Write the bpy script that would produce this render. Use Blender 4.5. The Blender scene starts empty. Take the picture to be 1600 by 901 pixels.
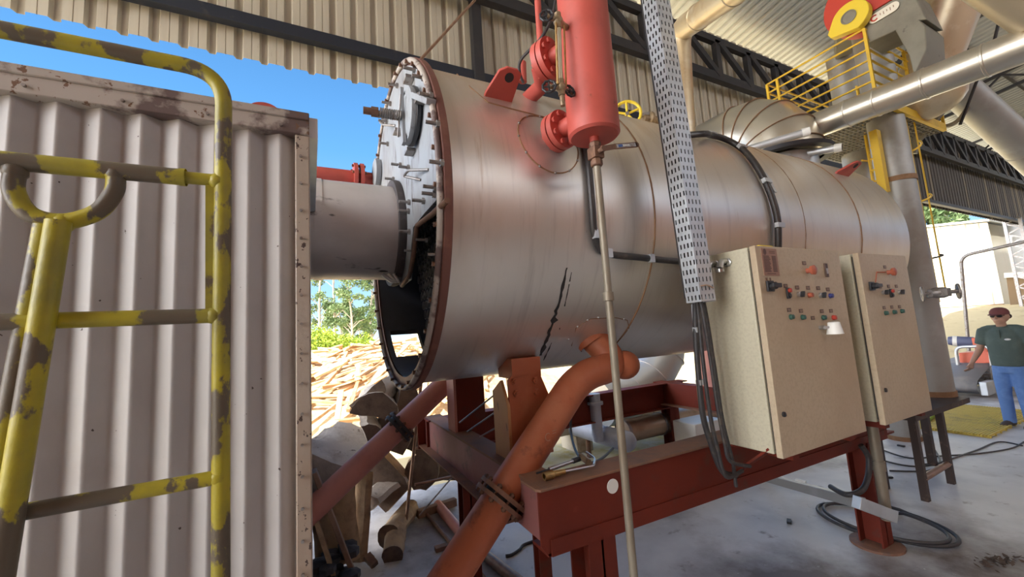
import bpy, bmesh, math, random
from mathutils import Vector as V, Matrix as M3
C = bpy.context.scene.collection
SC = bpy.context.scene
PI = math.pi
rnd = random.Random(7)

# ------------------------------------------------------------------ camera
F, H = 626.0, 1.85                       # focal length in pixels of a 1600 px frame, eye height
yaw, pit, rol = [math.radians(a) for a in (26.89, 6.454, -3.685)]
cy, sy = math.cos(yaw), math.sin(yaw)
FW = V((sy*math.cos(pit), cy*math.cos(pit), math.sin(pit)))
r0 = V((cy, -sy, 0)); u0 = r0.cross(FW)
RT = r0*math.cos(rol) + u0*math.sin(rol)
UP = -r0*math.sin(rol) + u0*math.cos(rol)
EYE = V((0, 0, H))
cd = bpy.data.cameras.new('camera'); cam = bpy.data.objects.new('camera', cd); C.objects.link(cam)
cd.sensor_width = 36; cd.lens = F/1600*36; cd.clip_start = 0.05; cd.clip_end = 600
m = M3((RT, UP, -FW)).transposed().to_4x4(); m.translation = EYE
cam.matrix_world = m
SC.camera = cam

def ray(x, y): return FW + RT*((x-800)/F) - UP*((y-450.5)/F)
def P(x, y, ax, val):                    # survey helper: point on the plane (axis = val) sighted at a pixel
    d = ray(x, y); return EYE + d*((val-EYE[ax])/d[ax])

# ------------------------------------------------------------------ light
SC.view_settings.view_transform = 'Standard'
SC.view_settings.look = 'None'
SC.view_settings.gamma = 1
SC.view_settings.use_curve_mapping = False
SC.view_settings.exposure = 1.54
SUN_DIR = V((-.46, -.14, .88)).normalized()      # towards the sun
sl = bpy.data.lights.new('sun', 'SUN'); sl.energy = 4.2; sl.angle = .01; sl.color = (1, .95, .84)
so = bpy.data.objects.new('sun', sl); C.objects.link(so)
so.rotation_euler = SUN_DIR.to_track_quat('Z', 'Y').to_euler()

w = bpy.data.worlds.new('sky'); SC.world = w; w.use_nodes = True
nt = w.node_tree; nt.nodes.clear()
def N(tree, t, **k):
    n = tree.nodes.new(t)
    for a, b in k.items(): setattr(n, a, b)
    return n
tc = N(nt, 'ShaderNodeTexCoord'); sep = N(nt, 'ShaderNodeSeparateXYZ'); nt.links.new(tc.outputs['Generated'], sep.inputs[0])
rp = N(nt, 'ShaderNodeValToRGB'); nt.links.new(sep.outputs['Z'], rp.inputs[0])
e = rp.color_ramp.elements; e[0].position = 0; e[0].color = (.70, .86, 1.0, 1); e[1].position = .8; e[1].color = (.03, .11, .33, 1)
q = e.new(.12); q.color = (.36, .64, 1.0, 1)
q = e.new(.42); q.color = (.13, .38, .78, 1)
mp = N(nt, 'ShaderNodeMapping'); mp.inputs['Scale'].default_value = (2.2, 2.2, 5); nt.links.new(tc.outputs['Generated'], mp.inputs[0])
nz = N(nt, 'ShaderNodeTexNoise'); nz.inputs['Scale'].default_value = 1.3; nz.inputs['Detail'].default_value = 7; nt.links.new(mp.outputs[0], nz.inputs[0])
# cumulus cover grows towards the open west and south of the yard
dt = N(nt, 'ShaderNodeVectorMath', operation='DOT_PRODUCT'); nt.links.new(tc.outputs['Generated'], dt.inputs[0]); dt.inputs[1].default_value = (-.62, -.78, .05)
ma = N(nt, 'ShaderNodeMath', operation='MULTIPLY_ADD'); nt.links.new(dt.outputs['Value'], ma.inputs[0]); ma.inputs[1].default_value = .26; nt.links.new(nz.outputs['Fac'], ma.inputs[2])
cr = N(nt, 'ShaderNodeMapRange'); nt.links.new(ma.outputs[0], cr.inputs[0]); cr.inputs[1].default_value = .52; cr.inputs[2].default_value = .66
mx = N(nt, 'ShaderNodeMix', data_type='RGBA'); nt.links.new(cr.outputs[0], mx.inputs[0]); nt.links.new(rp.outputs[0], mx.inputs[6]); mx.inputs[7].default_value = (2.9, 2.9, 2.95, 1)
# bright haze round the sun side of the sky
hz = N(nt, 'ShaderNodeVectorMath', operation='DOT_PRODUCT'); nt.links.new(tc.outputs['Generated'], hz.inputs[0]); hz.inputs[1].default_value = (-.96, -.20, .20)
hr_ = N(nt, 'ShaderNodeMapRange', interpolation_type='SMOOTHERSTEP'); nt.links.new(hz.outputs['Value'], hr_.inputs[0]); hr_.inputs[1].default_value = .50; hr_.inputs[2].default_value = .98
hm = N(nt, 'ShaderNodeMix', data_type='RGBA'); nt.links.new(hr_.outputs[0], hm.inputs[0]); nt.links.new(mx.outputs[2], hm.inputs[6]); hm.inputs[7].default_value = (7.0, 7.1, 7.4, 1)
bg = N(nt, 'ShaderNodeBackground'); nt.links.new(hm.outputs[2], bg.inputs[0]); bg.inputs[1].default_value = .5
wo = N(nt, 'ShaderNodeOutputWorld'); nt.links.new(bg.outputs[0], wo.inputs[0])

# ------------------------------------------------------------------ materials
def mat(name, base, rough=.6, metal=0, layers=(), bump=0, bscale=60, spec=.5, bstretch=(1, 1, 1)):
    """layers: (colour, scale, lo, hi, stretch, detail [, roughness of the layer])"""
    m = bpy.data.materials.new(name); m.use_nodes = True
    t = m.node_tree; b = t.nodes['Principled BSDF']
    b.inputs['Roughness'].default_value = rough; b.inputs['Metallic'].default_value = metal
    b.inputs['Specular IOR Level'].default_value = spec
    b.inputs['Base Color'].default_value = (*base, 1)
    tc = N(t, 'ShaderNodeTexCoord')
    col = None; met = None
    for i, L in enumerate(layers):
        c, s, lo, hi, st, de = L[:6]
        mp = N(t, 'ShaderNodeMapping'); mp.inputs['Scale'].default_value = st; mp.inputs['Location'].default_value = (i*3.1+.3, i*1.7, i*2.3)
        t.links.new(tc.outputs['Object'], mp.inputs[0])
        n = N(t, 'ShaderNodeTexNoise'); n.inputs['Scale'].default_value = s; n.inputs['Detail'].default_value = de; n.inputs['Roughness'].default_value = .6
        t.links.new(mp.outputs[0], n.inputs[0])
        r = N(t, 'ShaderNodeMapRange'); t.links.new(n.outputs['Fac'], r.inputs[0]); r.inputs[1].default_value = lo; r.inputs[2].default_value = hi
        x = N(t, 'ShaderNodeMix', data_type='RGBA'); t.links.new(r.outputs[0], x.inputs[0])
        if col is None: x.inputs[6].default_value = (*base, 1)
        else: t.links.new(col, x.inputs[6])
        x.inputs[7].default_value = (*c, 1); col = x.outputs[2]
        if metal > .2 and len(L) > 6:
            k = N(t, 'ShaderNodeMath', operation='MULTIPLY_ADD'); t.links.new(r.outputs[0], k.inputs[0]); k.inputs[1].default_value = -metal; k.inputs[2].default_value = metal
            if met is None: met = k.outputs[0]
            else:
                mm = N(t, 'ShaderNodeMath', operation='MINIMUM'); t.links.new(met, mm.inputs[0]); t.links.new(k.outputs[0], mm.inputs[1]); met = mm.outputs[0]
    if col is not None: t.links.new(col, b.inputs['Base Color'])
    if met is not None: t.links.new(met, b.inputs['Metallic'])
    if bump:
        mp = N(t, 'ShaderNodeMapping'); mp.inputs['Scale'].default_value = bstretch; t.links.new(tc.outputs['Object'], mp.inputs[0])
        n = N(t, 'ShaderNodeTexNoise'); n.inputs['Scale'].default_value = bscale; n.inputs['Detail'].default_value = 5; t.links.new(mp.outputs[0], n.inputs[0])
        bp = N(t, 'ShaderNodeBump'); bp.inputs['Strength'].default_value = bump; bp.inputs['Distance'].default_value = .01
        t.links.new(n.outputs['Fac'], bp.inputs['Height']); t.links.new(bp.outputs[0], b.inputs['Normal'])
    return m
U1 = (1, 1, 1)
K = {}
K['concrete'] = mat('concrete', (.62, .62, .62), .5, 0, [((.48, .485, .50), 1.1, .42, .62, U1, 8), ((.62, .62, .62), 2.3, .55, .7, U1, 6), ((.13, .10, .09), .55, .48, .64, U1, 9), ((.20, .17, .16), 7, .62, .76, U1, 8), ((.66, .66, .65), 24, .68, .76, U1, 4)], .12, 30)
K['earth'] = mat('earth', (.62, .50, .28), .95, 0, [((.70, .58, .34), .35, .4, .65, U1, 8), ((.44, .32, .17), 2.0, .55, .75, U1, 8)], .4, 4)
K['claybank'] = mat('claybank', (.58, .40, .20), .95, 0, [((.66, .50, .28), .3, .4, .65, (.3, .3, 3), 7), ((.46, .29, .15), 1.0, .58, .75, (.4, .4, 4), 7)], .4, 3)
K['sheet'] = mat('beige_sheet', (.47, .43, .35), .5, 0, [((.40, .35, .275), 3, .5, .75, (3, 3, .25), 6), ((.26, .2, .14), 5, .68, .78, (4, 4, .6), 5)], .05, 20)
K['oldsheet'] = mat('old_sheet', (.060, .050, .046), .7, 0, [((.09, .076, .068), 2, .45, .7, (3, 3, .3), 6), ((.20, .165, .115), .32, .60, .66, (6, 1, .12), 1)])  # lighter strips paint in daylight coming through translucent sheets
K['roofsheet'] = mat('roof_sheet', (.44, .47, .50), .45, .2, [((.42, .41, .39), 2, .5, .8, (4, .4, 1), 5)])
K['darksteel'] = mat('dark_steel', (.028, .027, .032), .55, .2, [((.05, .042, .04), 5, .5, .75, U1, 6)])
K['purlin'] = mat('purlin_steel', (.02, .025, .04), .5, .3, [((.05, .045, .05), 8, .6, .75, U1, 6)])
K['alu'] = mat('alu_cladding', (.68, .65, .615), .36, .72, [((.58, .50, .41), .9, .46, .72, (1, .6, .6), 8), ((.52, .49, .47), 3.0, .55, .80, (7, .5, .5), 7), ((.36, .24, .15), 2.0, .66, .80, (5, .5, .5), 8, 1), ((.07, .06, .055), 9, .73, .78, (2.5, .6, .6), 6, 1)], .03, 12, bstretch=(6, .6, .6))
def settle_dust(m, z0, z1, colr, amount):
    """brown dust lying along the crown, ragged at its edge"""
    t = m.node_tree; b = t.nodes['Principled BSDF']; tc = N(t, 'ShaderNodeTexCoord'); sp = N(t, 'ShaderNodeSeparateXYZ'); t.links.new(tc.outputs['Object'], sp.inputs[0])
    mp = N(t, 'ShaderNodeMapping'); mp.inputs['Scale'].default_value = (3.5, .9, .9); t.links.new(tc.outputs['Object'], mp.inputs[0])
    n = N(t, 'ShaderNodeTexNoise'); n.inputs['Scale'].default_value = 1.6; n.inputs['Detail'].default_value = 8; n.inputs['Roughness'].default_value = .65; t.links.new(mp.outputs[0], n.inputs[0])
    a = N(t, 'ShaderNodeMath', operation='MULTIPLY_ADD'); t.links.new(n.outputs['Fac'], a.inputs[0]); a.inputs[1].default_value = .9; t.links.new(sp.outputs['Z'], a.inputs[2])
    r = N(t, 'ShaderNodeMapRange', interpolation_type='SMOOTHSTEP'); t.links.new(a.outputs[0], r.inputs[0]); r.inputs[1].default_value = z0+.45; r.inputs[2].default_value = z1+.45; r.inputs[4].default_value = amount
    old = b.inputs['Base Color'].links[0].from_socket; x = N(t, 'ShaderNodeMix', data_type='RGBA'); t.links.new(r.outputs[0], x.inputs[0]); t.links.new(old, x.inputs[6]); x.inputs[7].default_value = (*colr, 1); t.links.new(x.outputs[2], b.inputs['Base Color'])
    q = N(t, 'ShaderNodeMath', operation='MULTIPLY'); om = N(t, 'ShaderNodeMath', operation='SUBTRACT'); om.inputs[0].default_value = 1; t.links.new(r.outputs[0], om.inputs[1]); t.links.new(om.outputs[0], q.inputs[0])
    if b.inputs['Metallic'].links: t.links.new(b.inputs['Metallic'].links[0].from_socket, q.inputs[1])
    else: q.inputs[1].default_value = b.inputs['Metallic'].default_value
    t.links.new(q.outputs[0], b.inputs['Metallic'])
settle_dust(K['alu'], 1.45, 2.0, (.50, .385, .25), .85)
K['alu2'] = mat('alu_pipe', (.66, .62, .54), .30, .85, [((.5, .38, .24), 1.4, .52, .74, U1, 7), ((.36, .24, .14), 6, .66, .78, U1, 6)])
K['aludull'] = mat('alu_dull', (.58, .60, .62), .42, .6, [((.48, .46, .43), 2, .5, .75, U1, 7)])
K['golden'] = mat('dusty_cladding', (.62, .52, .36), .38, .55, [((.42, .28, .14), 2, .52, .72, U1, 7), ((.75, .70, .58), 3, .55, .7, U1, 5)])
K['duct'] = mat('duct_metal', (.60, .55, .53), .45, .25, [((.44, .39, .38), 1.5, .45, .7, (.6, 1, 1), 8), ((.10, .08, .075), 5, .62, .72, (.8, 1, 2), 8), ((.52, .49, .47), 3, .58, .75, (1, 1, .5), 6), ((.015, .012, .012), 3.2, .655, .675, (.7, 2, 2), 3)])
K['flue'] = mat('flue_grey', (.34, .335, .32), .5, .35, [((.25, .21, .17), 1.5, .5, .75, U1, 7), ((.42, .42, .42), 3, .55, .75, U1, 5)])
K['fluedirty'] = mat('dirty_casing', (.25, .235, .19), .6, .2, [((.17, .15, .12), 2, .45, .7, U1, 8), ((.08, .07, .06), 5, .66, .72, U1, 5)])
K['rusttip'] = mat('rusty_band', (.30, .17, .09), .75, .2, [((.2, .11, .06), 8, .45, .7, U1, 6)])
K['whiteplate'] = mat('white_plate', (.30, .315, .335), .6, .1, [((.22, .20, .19), 4, .48, .72, (1, 1, .4), 8), ((.10, .08, .075), 9, .58, .70, (1, 1.5, .35), 8)], .05, 25)
K['flangered'] = mat('flange_red', (.16, .065, .05), .6, .1, [((.22, .10, .07), 9, .5, .7, U1, 6)])
K['soot'] = mat('soot', (.03, .027, .028), .85, 0, [((.06, .055, .055), 6, .5, .7, U1, 8)], .3, 30)
K['innershell'] = mat('inner_shell', (.085, .085, .10), .7, .2, [((.05, .045, .045), 3, .45, .7, U1, 7)])
K['tubeend'] = mat('tube_ends', (.17, .15, .14), .6, .3, [((.30, .28, .26), 14, .6, .75, U1, 5)])
K['vessel'] = mat('vessel_red', (.48, .085, .065), .5, 0, [((.38, .07, .05), 4, .5, .7, U1, 7), ((.18, .05, .03), 12, .66, .75, U1, 6), ((.52, .13, .10), 3, .58, .72, (1, 1, .3), 5)], .04, 40)
K['pipered'] = mat('pipe_oxide', (.44, .125, .055), .5, 0, [((.50, .18, .09), 3, .5, .7, U1, 7), ((.17, .05, .03), 7, .6, .72, U1, 8), ((.09, .05, .04), 16, .69, .76, U1, 6)], .06, 60)
K['pipepink'] = mat('pipe_primer', (.58, .24, .19), .5, 0, [((.50, .19, .15), 4, .5, .7, U1, 7), ((.16, .07, .055), 10, .66, .75, U1, 6)], .06, 60)
K['beam'] = mat('beam_oxide', (.16, .024, .012), .6, 0, [((.115, .020, .012), 2, .45, .7, U1, 8), ((.085, .045, .032), 4, .58, .74, U1, 8), ((.22, .04, .022), 6, .66, .78, U1, 5)], .06, 50, spec=.25)
K['beamdust'] = mat('beam_top_dust', (.25, .12, .07), .8, 0, [((.16, .10, .075), 6, .45, .7, U1, 8)], .1, 60)
K['crossbeam'] = mat('cross_beam', (.33, .13, .12), .55, 0, [((.40, .18, .17), 3, .5, .7, U1, 7), ((.12, .09, .08), 5, .56, .68, U1, 9)], .06, 50)
K['pedestal'] = mat('pedestal_plate', (.52, .27, .11), .55, 0, [((.46, .20, .09), 2, .45, .65, U1, 6), ((.18, .08, .04), 14, .62, .7, (1, 1, .35), 5)], .04, 50)
K['rustbolt'] = mat('rusty_bolt', (.17, .09, .06), .6, .3, [((.26, .14, .08), 30, .5, .7, U1, 5)])
K['standsteel'] = mat('stand_steel', (.062, .042, .035), .6, .2, [((.13, .085, .06), 14, .58, .72, U1, 6)])
K['flangerust'] = mat('rusty_flange', (.20, .10, .065), .65, .1, [((.30, .15, .09), 9, .5, .7, U1, 7), ((.12, .09, .08), 14, .55, .7, U1, 7)], .2, 60)
K['blackflange'] = mat('sooty_flange', (.06, .05, .05), .7, .1, [((.12, .1, .1), 9, .55, .7, U1, 7)], .2, 60)
K['yellow'] = mat('chipped_yellow', (.40, .335, .02), .45, 0, [((.27, .235, .035), 6, .42, .62, U1, 8), ((.115, .09, .062), 10, .48, .51, (1, 1, .6), 9)], .15, 60)
K['railyellow'] = mat('rail_yellow', (.72, .47, .03), .5, 0, [((.5, .33, .05), 5, .55, .75, U1, 6)])
K['wheelyellow'] = mat('wheel_yellow', (.78, .58, .04), .45)
K['container'] = mat('container_paint', (.44, .42, .41), .5, .1, [((.52, .50, .49), 3, .5, .7, (1, 1, .5), 6), ((.36, .31, .285), 1.6, .55, .8, U1, 7), ((.07, .05, .04), 42, .735, .75, U1, 2)], .04, 80)
K['conttrim'] = mat('container_trim', (.42, .37, .33), .55, .1, [((.13, .09, .085), 4, .5, .56, (1, 1, 1), 9), ((.16, .085, .05), 30, .63, .65, U1, 6)], .1, 60)
K['postpaint'] = mat('corner_post_paint', (.40, .33, .27), .5, 0, [((.30, .21, .15), 2, .5, .75, U1, 6), ((.06, .035, .03), 38, .63, .645, (1.2, 1.2, .8), 6)], .1, 60)
K['galv'] = mat('galvanised', (.56, .60, .64), .42, .45, [((.48, .51, .55), 6, .45, .7, U1, 6), ((.26, .22, .19), 9, .7, .78, U1, 6)])
K['galvpipe'] = mat('old_galv_pipe', (.27, .235, .18), .5, .35, [((.20, .15, .10), 7, .5, .7, (1, 1, .3), 6)])
K['cabinet'] = mat('cabinet_paint', (.54, .50, .37), .45, 0, [((.48, .44, .325), 60, .45, .65, U1, 3), ((.30, .17, .07), 7, .70, .78, U1, 7), ((.34, .28, .18), 2.5, .62, .78, (4, 4, .3), 6)], .08, 260)
K['cabdoor_shaded'] = mat('cabinet_paint_shaded', (.52, .42, .29), .45, 0, [((.47, .375, .255), 50, .45, .65, U1, 3), ((.43, .32, .21), 1.5, .48, .75, U1, 5)], .08, 260)  # cabinet paint browned for the doors, putting warm shade into the colour
K['gasket'] = mat('gasket', (.05, .045, .04), .8)
K['black'] = mat('black_plastic', (.022, .022, .026), .4)
K['cable'] = mat('cable_rubber', (.035, .032, .034), .5, 0, [((.09, .075, .06), 20, .55, .75, U1, 5)])
K['conduit'] = mat('conduit_black', (.04, .035, .035), .42, 0, [((.10, .08, .065), 12, .6, .75, U1, 5)])
K['red'] = mat('button_red', (.50, .06, .04), .4)
K['mush'] = mat('stop_red', (.42, .11, .06), .45)
K['green'] = mat('button_green', (.03, .09, .07), .4)
K['blue'] = mat('button_blue', (.04, .05, .22), .4)
K['metalknob'] = mat('knob_metal', (.5, .5, .5), .3, .9)
K['tag'] = mat('tag_brown', (.10, .055, .04), .5)
K['tagline'] = mat('tag_lettering', (.40, .27, .19), .5)
K['plate'] = mat('rating_plate', (.34, .19, .13), .4, .2)
K['ink'] = mat('plate_ink', (.13, .065, .045), .5)
K['white'] = mat('white_plastic', (.80, .79, .74), .4)
K['brass'] = mat('brass', (.55, .36, .15), .35, .85, [((.3, .2, .09), 12, .5, .7, U1, 5)])
K['oldbrass'] = mat('old_brass', (.36, .27, .17), .45, .6, [((.2, .14, .09), 16, .5, .7, U1, 5)])
K['steel'] = mat('bright_steel', (.62, .63, .66), .28, .95)
K['dullsteel'] = mat('dull_steel', (.33, .31, .30), .45, .7, [((.18, .13, .10), 20, .52, .7, U1, 5)])
K['coppery'] = mat('rusty_tube', (.30, .17, .11), .45, .5, [((.4, .27, .19), 8, .5, .7, U1, 5)])
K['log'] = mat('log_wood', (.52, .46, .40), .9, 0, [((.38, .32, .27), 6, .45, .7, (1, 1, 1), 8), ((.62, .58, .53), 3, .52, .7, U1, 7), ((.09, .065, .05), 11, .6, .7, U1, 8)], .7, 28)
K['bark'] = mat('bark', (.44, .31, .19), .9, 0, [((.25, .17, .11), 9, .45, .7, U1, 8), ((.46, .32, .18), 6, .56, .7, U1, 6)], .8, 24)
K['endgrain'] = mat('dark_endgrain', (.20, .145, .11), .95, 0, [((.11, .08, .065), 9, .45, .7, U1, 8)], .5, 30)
K['plank'] = mat('rough_plank', (.30, .19, .13), .85, 0, [((.20, .12, .085), 5, .45, .7, (1, 1, .3), 7)], .4, 40)
K['slab'] = mat('pale_slab', (.70, .54, .33), .9, 0, [((.56, .38, .21), 2.2, .45, .7, U1, 7), ((.78, .66, .46), 5, .55, .7, (.3, 1, 1), 6)], .4, 20)
K['slab2'] = mat('brown_slab', (.46, .27, .14), .9, 0, [((.62, .42, .24), 3, .5, .7, U1, 7)], .4, 20)
K['mound'] = mat('chip_mound', (.60, .43, .25), .95, 0, [((.40, .25, .13), 3, .45, .65, U1, 8), ((.72, .58, .38), 6, .55, .7, U1, 6)], .9, 5)
K['leafdark'] = mat('eucalyptus_leaf', (.10, .16, .055), .7, 0, [((.17, .23, .09), .9, .45, .65, U1, 4)])
K['leafbright'] = mat('bush_leaf', (.30, .40, .03), .7, 0, [((.16, .26, .03), 1.2, .45, .65, U1, 4)])
K['trunk'] = mat('pale_trunk', (.40, .35, .28), .9)
K['cream'] = mat('cream_sheet', (.78, .76, .66), .6, 0, [((.70, .66, .54), .6, .5, .75, (3, 3, .3), 5)])
K['whitewall'] = mat('white_wall', (.74, .76, .78), .8)
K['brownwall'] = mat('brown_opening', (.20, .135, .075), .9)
K['mat'] = mat('yellow_grate', (.62, .47, .09), .6, 0, [((.42, .32, .09), 6, .5, .7, U1, 6)])
K['belt'] = mat('belt_grey', (.20, .20, .215), .7, 0, [((.28, .27, .26), 3, .5, .7, U1, 6)])
K['machred'] = mat('machine_red', (.62, .12, .06), .45)
K['skin'] = mat('skin', (.42, .24, .17), .6)
K['shirt'] = mat('green_shirt', (.075, .105, .098), .9, 0, [((.095, .13, .12), 8, .45, .7, U1, 5)])
K['jeans'] = mat('blue_jeans', (.10, .20, .46), .9, 0, [((.16, .28, .56), 6, .45, .7, U1, 5)])
K['cap'] = mat('maroon_cap', (.16, .05, .05), .85)
K['shoe'] = mat('dark_shoe', (.06, .045, .04), .7)
K['hair'] = mat('dark_hair', (.03, .02, .018), .8)
K['lens'] = mat('dark_lens', (.015, .015, .018), .15)
K['stone'] = mat('pale_lagging', (.56, .50, .40), .8, 0, [((.34, .26, .18), 5, .55, .7, U1, 7), ((.10, .07, .05), 7, .66, .7, (1, 1, 1), 5)])
K['lagbrown'] = mat('brown_lagging', (.42, .31, .22), .4, .5, [((.30, .2, .13), 4, .5, .7, U1, 6)])
K['greypipe'] = mat('grey_painted_pipe', (.44, .47, .55), .5, .1, [((.34, .35, .39), 6, .55, .72, U1, 6)])
K['mosslab'] = mat('stained_slab', (.48, .44, .30), .9, 0, [((.40, .34, .14), 2.5, .45, .6, U1, 6), ((.56, .55, .50), 3, .55, .7, U1, 6)])
K['leaves'] = mat('dry_leaves', (.085, .055, .04), .9)
K['ember'] = mat('clinker', (.05, .05, .055), .7, 0, [((.10, .1, .11), 9, .5, .7, U1, 7)], 1.0, 14)
K['glass'] = mat('gauge_glass', (.60, .56, .42), .12, 0)
K['fanred'] = mat('fan_red', (.52, .05, .03), .5)
K['frontwall'] = mat('brick_wall', (.56, .27, .17), .9, 0, [((.48, .22, .14), 1, .45, .65, U1, 6)])
K['motorgrey'] = mat('motor_grey_blue', (.10, .11, .19), .5)
K['oval'] = mat('oval_sign', (.78, .74, .64), .5)
K['bluemark'] = mat('handle_mark_blue', (.05, .12, .35), .5)

# ------------------------------------------------------------------ mesh kit
def frame(d):
    d = d.normalized(); a = V((0, 0, 1)) if abs(d.z) < .9 else V((1, 0, 0))
    x = a.cross(d).normalized(); return x, d.cross(x)
class MB:
    def __init__(s): s.v = []; s.f = []
    def add(s, vs, fs):
        o = len(s.v); s.v += [V(x) for x in vs]; s.f += [tuple(i+o for i in f) for f in fs]; return s
    def box(s, c, d, R=None):
        c = V(c); hx, hy, hz = d[0]/2, d[1]/2, d[2]/2
        vs = [V((x, y, z)) for x in (-hx, hx) for y in (-hy, hy) for z in (-hz, hz)]
        if R is not None: vs = [R @ a for a in vs]
        return s.add([c+a for a in vs], [(0, 1, 3, 2), (4, 6, 7, 5), (0, 4, 5, 1), (2, 3, 7, 6), (0, 2, 6, 4), (1, 5, 7, 3)])
    def bb(s, a, b):
        a = V(a); b = V(b); return s.box((a+b)/2, [abs(b[i]-a[i]) for i in range(3)])
    def bar(s, a, b, wd, h, up=(0, 0, 1)):
        a = V(a); b = V(b); d = (b-a).normalized(); x = V(up).cross(d).normalized(); y = d.cross(x)
        vs = []
        for p in (a, b):
            for i, j in ((-1, -1), (1, -1), (1, 1), (-1, 1)): vs.append(p+x*(i*wd/2)+y*(j*h/2))
        return s.add(vs, [(3, 2, 1, 0), (4, 5, 6, 7)]+[(i, (i+1) % 4, (i+1) % 4+4, i+4) for i in range(4)])
    def tube(s, pts, r, n=12, closed=False, caps=True):
        pts = [V(p) for p in pts]; L = len(pts); rs = r if isinstance(r, (list, tuple)) else [r]*L
        T = []
        for i in range(L):
            a = pts[i-1] if (i > 0 or closed) else pts[i]; b = pts[(i+1) % L] if (i < L-1 or closed) else pts[i]
            T.append((b-a).normalized())
        x, y = frame(T[0]); rings = []; o = len(s.v)
        for i in range(L):
            if i:
                x = x - T[i]*x.dot(T[i]); x.normalize(); y = T[i].cross(x)
            s.v += [pts[i]+(x*math.cos(2*PI*k/n)+y*math.sin(2*PI*k/n))*rs[i] for k in range(n)]
        m = L if closed else L-1
        for i in range(m):
            a = o+i*n; b = o+((i+1) % L)*n
            s.f += [(a+k, a+(k+1) % n, b+(k+1) % n, b+k) for k in range(n)]
        if caps and not closed:
            s.f.append(tuple(o+k for k in range(n-1, -1, -1))); s.f.append(tuple(o+(L-1)*n+k for k in range(n)))
        return s
    def cyl(s, a, b, r, r2=None, n=24): return s.tube([a, b], [r, r if r2 is None else r2], n)
    def lathe(s, prof, o, ax, n=32):
        """prof: (distance along ax, radius)"""
        o = V(o); ax = V(ax).normalized(); x, y = frame(ax); b = len(s.v)
        for t, r in prof:
            s.v += [o+ax*t+(x*math.cos(2*PI*k/n)+y*math.sin(2*PI*k/n))*max(r, 1e-4) for k in range(n)]
        for i in range(len(prof)-1):
            s.f += [(b+i*n+k, b+i*n+(k+1) % n, b+(i+1)*n+(k+1) % n, b+(i+1)*n+k) for k in range(n)]
        return s
    def prism(s, poly, vec):
        vec = V(vec); p = [V(a) for a in poly]; n = len(p)
        return s.add(p+[a+vec for a in p], [tuple(range(n-1, -1, -1)), tuple(range(n, 2*n))]+[(i, (i+1) % n, (i+1) % n+n, i+n) for i in range(n)])
    def ball(s, c, r, n=12, sc=(1, 1, 1)):
        c = V(c); vs = []; fs = []
        m = n//2
        for i in range(m+1):
            t = PI*i/m
            for k in range(n):
                a = 2*PI*k/n
                vs.append(c+V((math.sin(t)*math.cos(a)*sc[0], math.sin(t)*math.sin(a)*sc[1], math.cos(t)*sc[2]))*r)
        for i in range(m):
            for k in range(n): fs.append((i*n+k, (i+1)*n+k, (i+1)*n+(k+1) % n, i*n+(k+1) % n))
        return s.add(vs, fs)
    def hexbolt(s, p, d, r=.016, h=.012, shank=.0):
        p = V(p); d = V(d).normalized()
        s.cyl(p, p+d*h, r, n=6)
        if shank: s.cyl(p+d*h, p+d*(h+shank), r*.55, n=8)
        return s
    def loft(s, rings):
        n = len(rings[0]); o = len(s.v)
        for r in rings: s.v += [V(a) for a in r]
        for i in range(len(rings)-1):
            s.f += [(o+i*n+k, o+i*n+(k+1) % n, o+(i+1)*n+(k+1) % n, o+(i+1)*n+k) for k in range(n)]
        s.f.append(tuple(o+k for k in range(n-1, -1, -1))); s.f.append(tuple(o+(len(rings)-1)*n+k for k in range(n)))
        return s
    def build(s, name, mt, parent=None, smooth=40, bevel=0, label=None):
        me = bpy.data.meshes.new(name)
        off = ORG.get(parent.name, V((0, 0, 0))) if parent else V((0, 0, 0))
        me.from_pydata([tuple(a-off) for a in s.v], [], s.f)
        bm = bmesh.new(); bm.from_mesh(me); bmesh.ops.remove_doubles(bm, verts=bm.verts, dist=1e-5); bmesh.ops.recalc_face_normals(bm, faces=bm.faces); bm.to_mesh(me); bm.free()
        if smooth:
            me.shade_smooth(); me.set_sharp_from_angle(angle=math.radians(smooth))
        me.materials.append(K[mt] if isinstance(mt, str) else mt)
        o = bpy.data.objects.new(name, me); C.objects.link(o)
        if parent: o.parent = parent; ORG[o.name] = off
        if bevel:
            b = o.modifiers.new('bevel', 'BEVEL'); b.width = bevel; b.segments = 2; b.limit_method = 'ANGLE'; b.angle_limit = math.radians(50)
        if label: o['label'] = label
        return o
ORG = {}
def fillet(pts, rad, n=6, closed=False):
    pts = [V(p) for p in pts]; out = [pts[0]]
    for i in range(1, len(pts)-1):
        a, b, c = pts[i-1], pts[i], pts[i+1]
        u = (a-b); v = (c-b); l = min(rad, u.length*.49, v.length*.49); u.normalize(); v.normalize()
        p0, p2 = b+u*l, b+v*l
        for k in range(n+1):
            t = k/n; out.append(p0*(1-t)**2+b*2*t*(1-t)+p2*t*t)
    return out+[pts[-1]]
def bez(pts, n=8):                        # smooth curve through points
    pts = [V(p) for p in pts]; out = []
    for i in range(len(pts)-1):
        p0 = pts[max(i-1, 0)]; p1 = pts[i]; p2 = pts[i+1]; p3 = pts[min(i+2, len(pts)-1)]
        for k in range(n):
            t = k/n
            out.append(.5*((2*p1)+(p2-p0)*t+(2*p0-5*p1+4*p2-p3)*t*t+(3*p1-p0-3*p2+p3)*t**3))
    return out+[pts[-1]]
def tag(o, label, cat, group=None, kind=None):
    if label: o['label'] = label
    if cat: o['category'] = cat
    if group: o['group'] = group
    o['kind'] = kind or 'thing'
    return o
def thing(name, loc, label, cat, group=None):
    o = bpy.data.objects.new(name, None); C.objects.link(o); o.location = loc; o.empty_display_size = .1
    ORG[o.name] = V(loc); return tag(o, label, cat, group)
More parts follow.
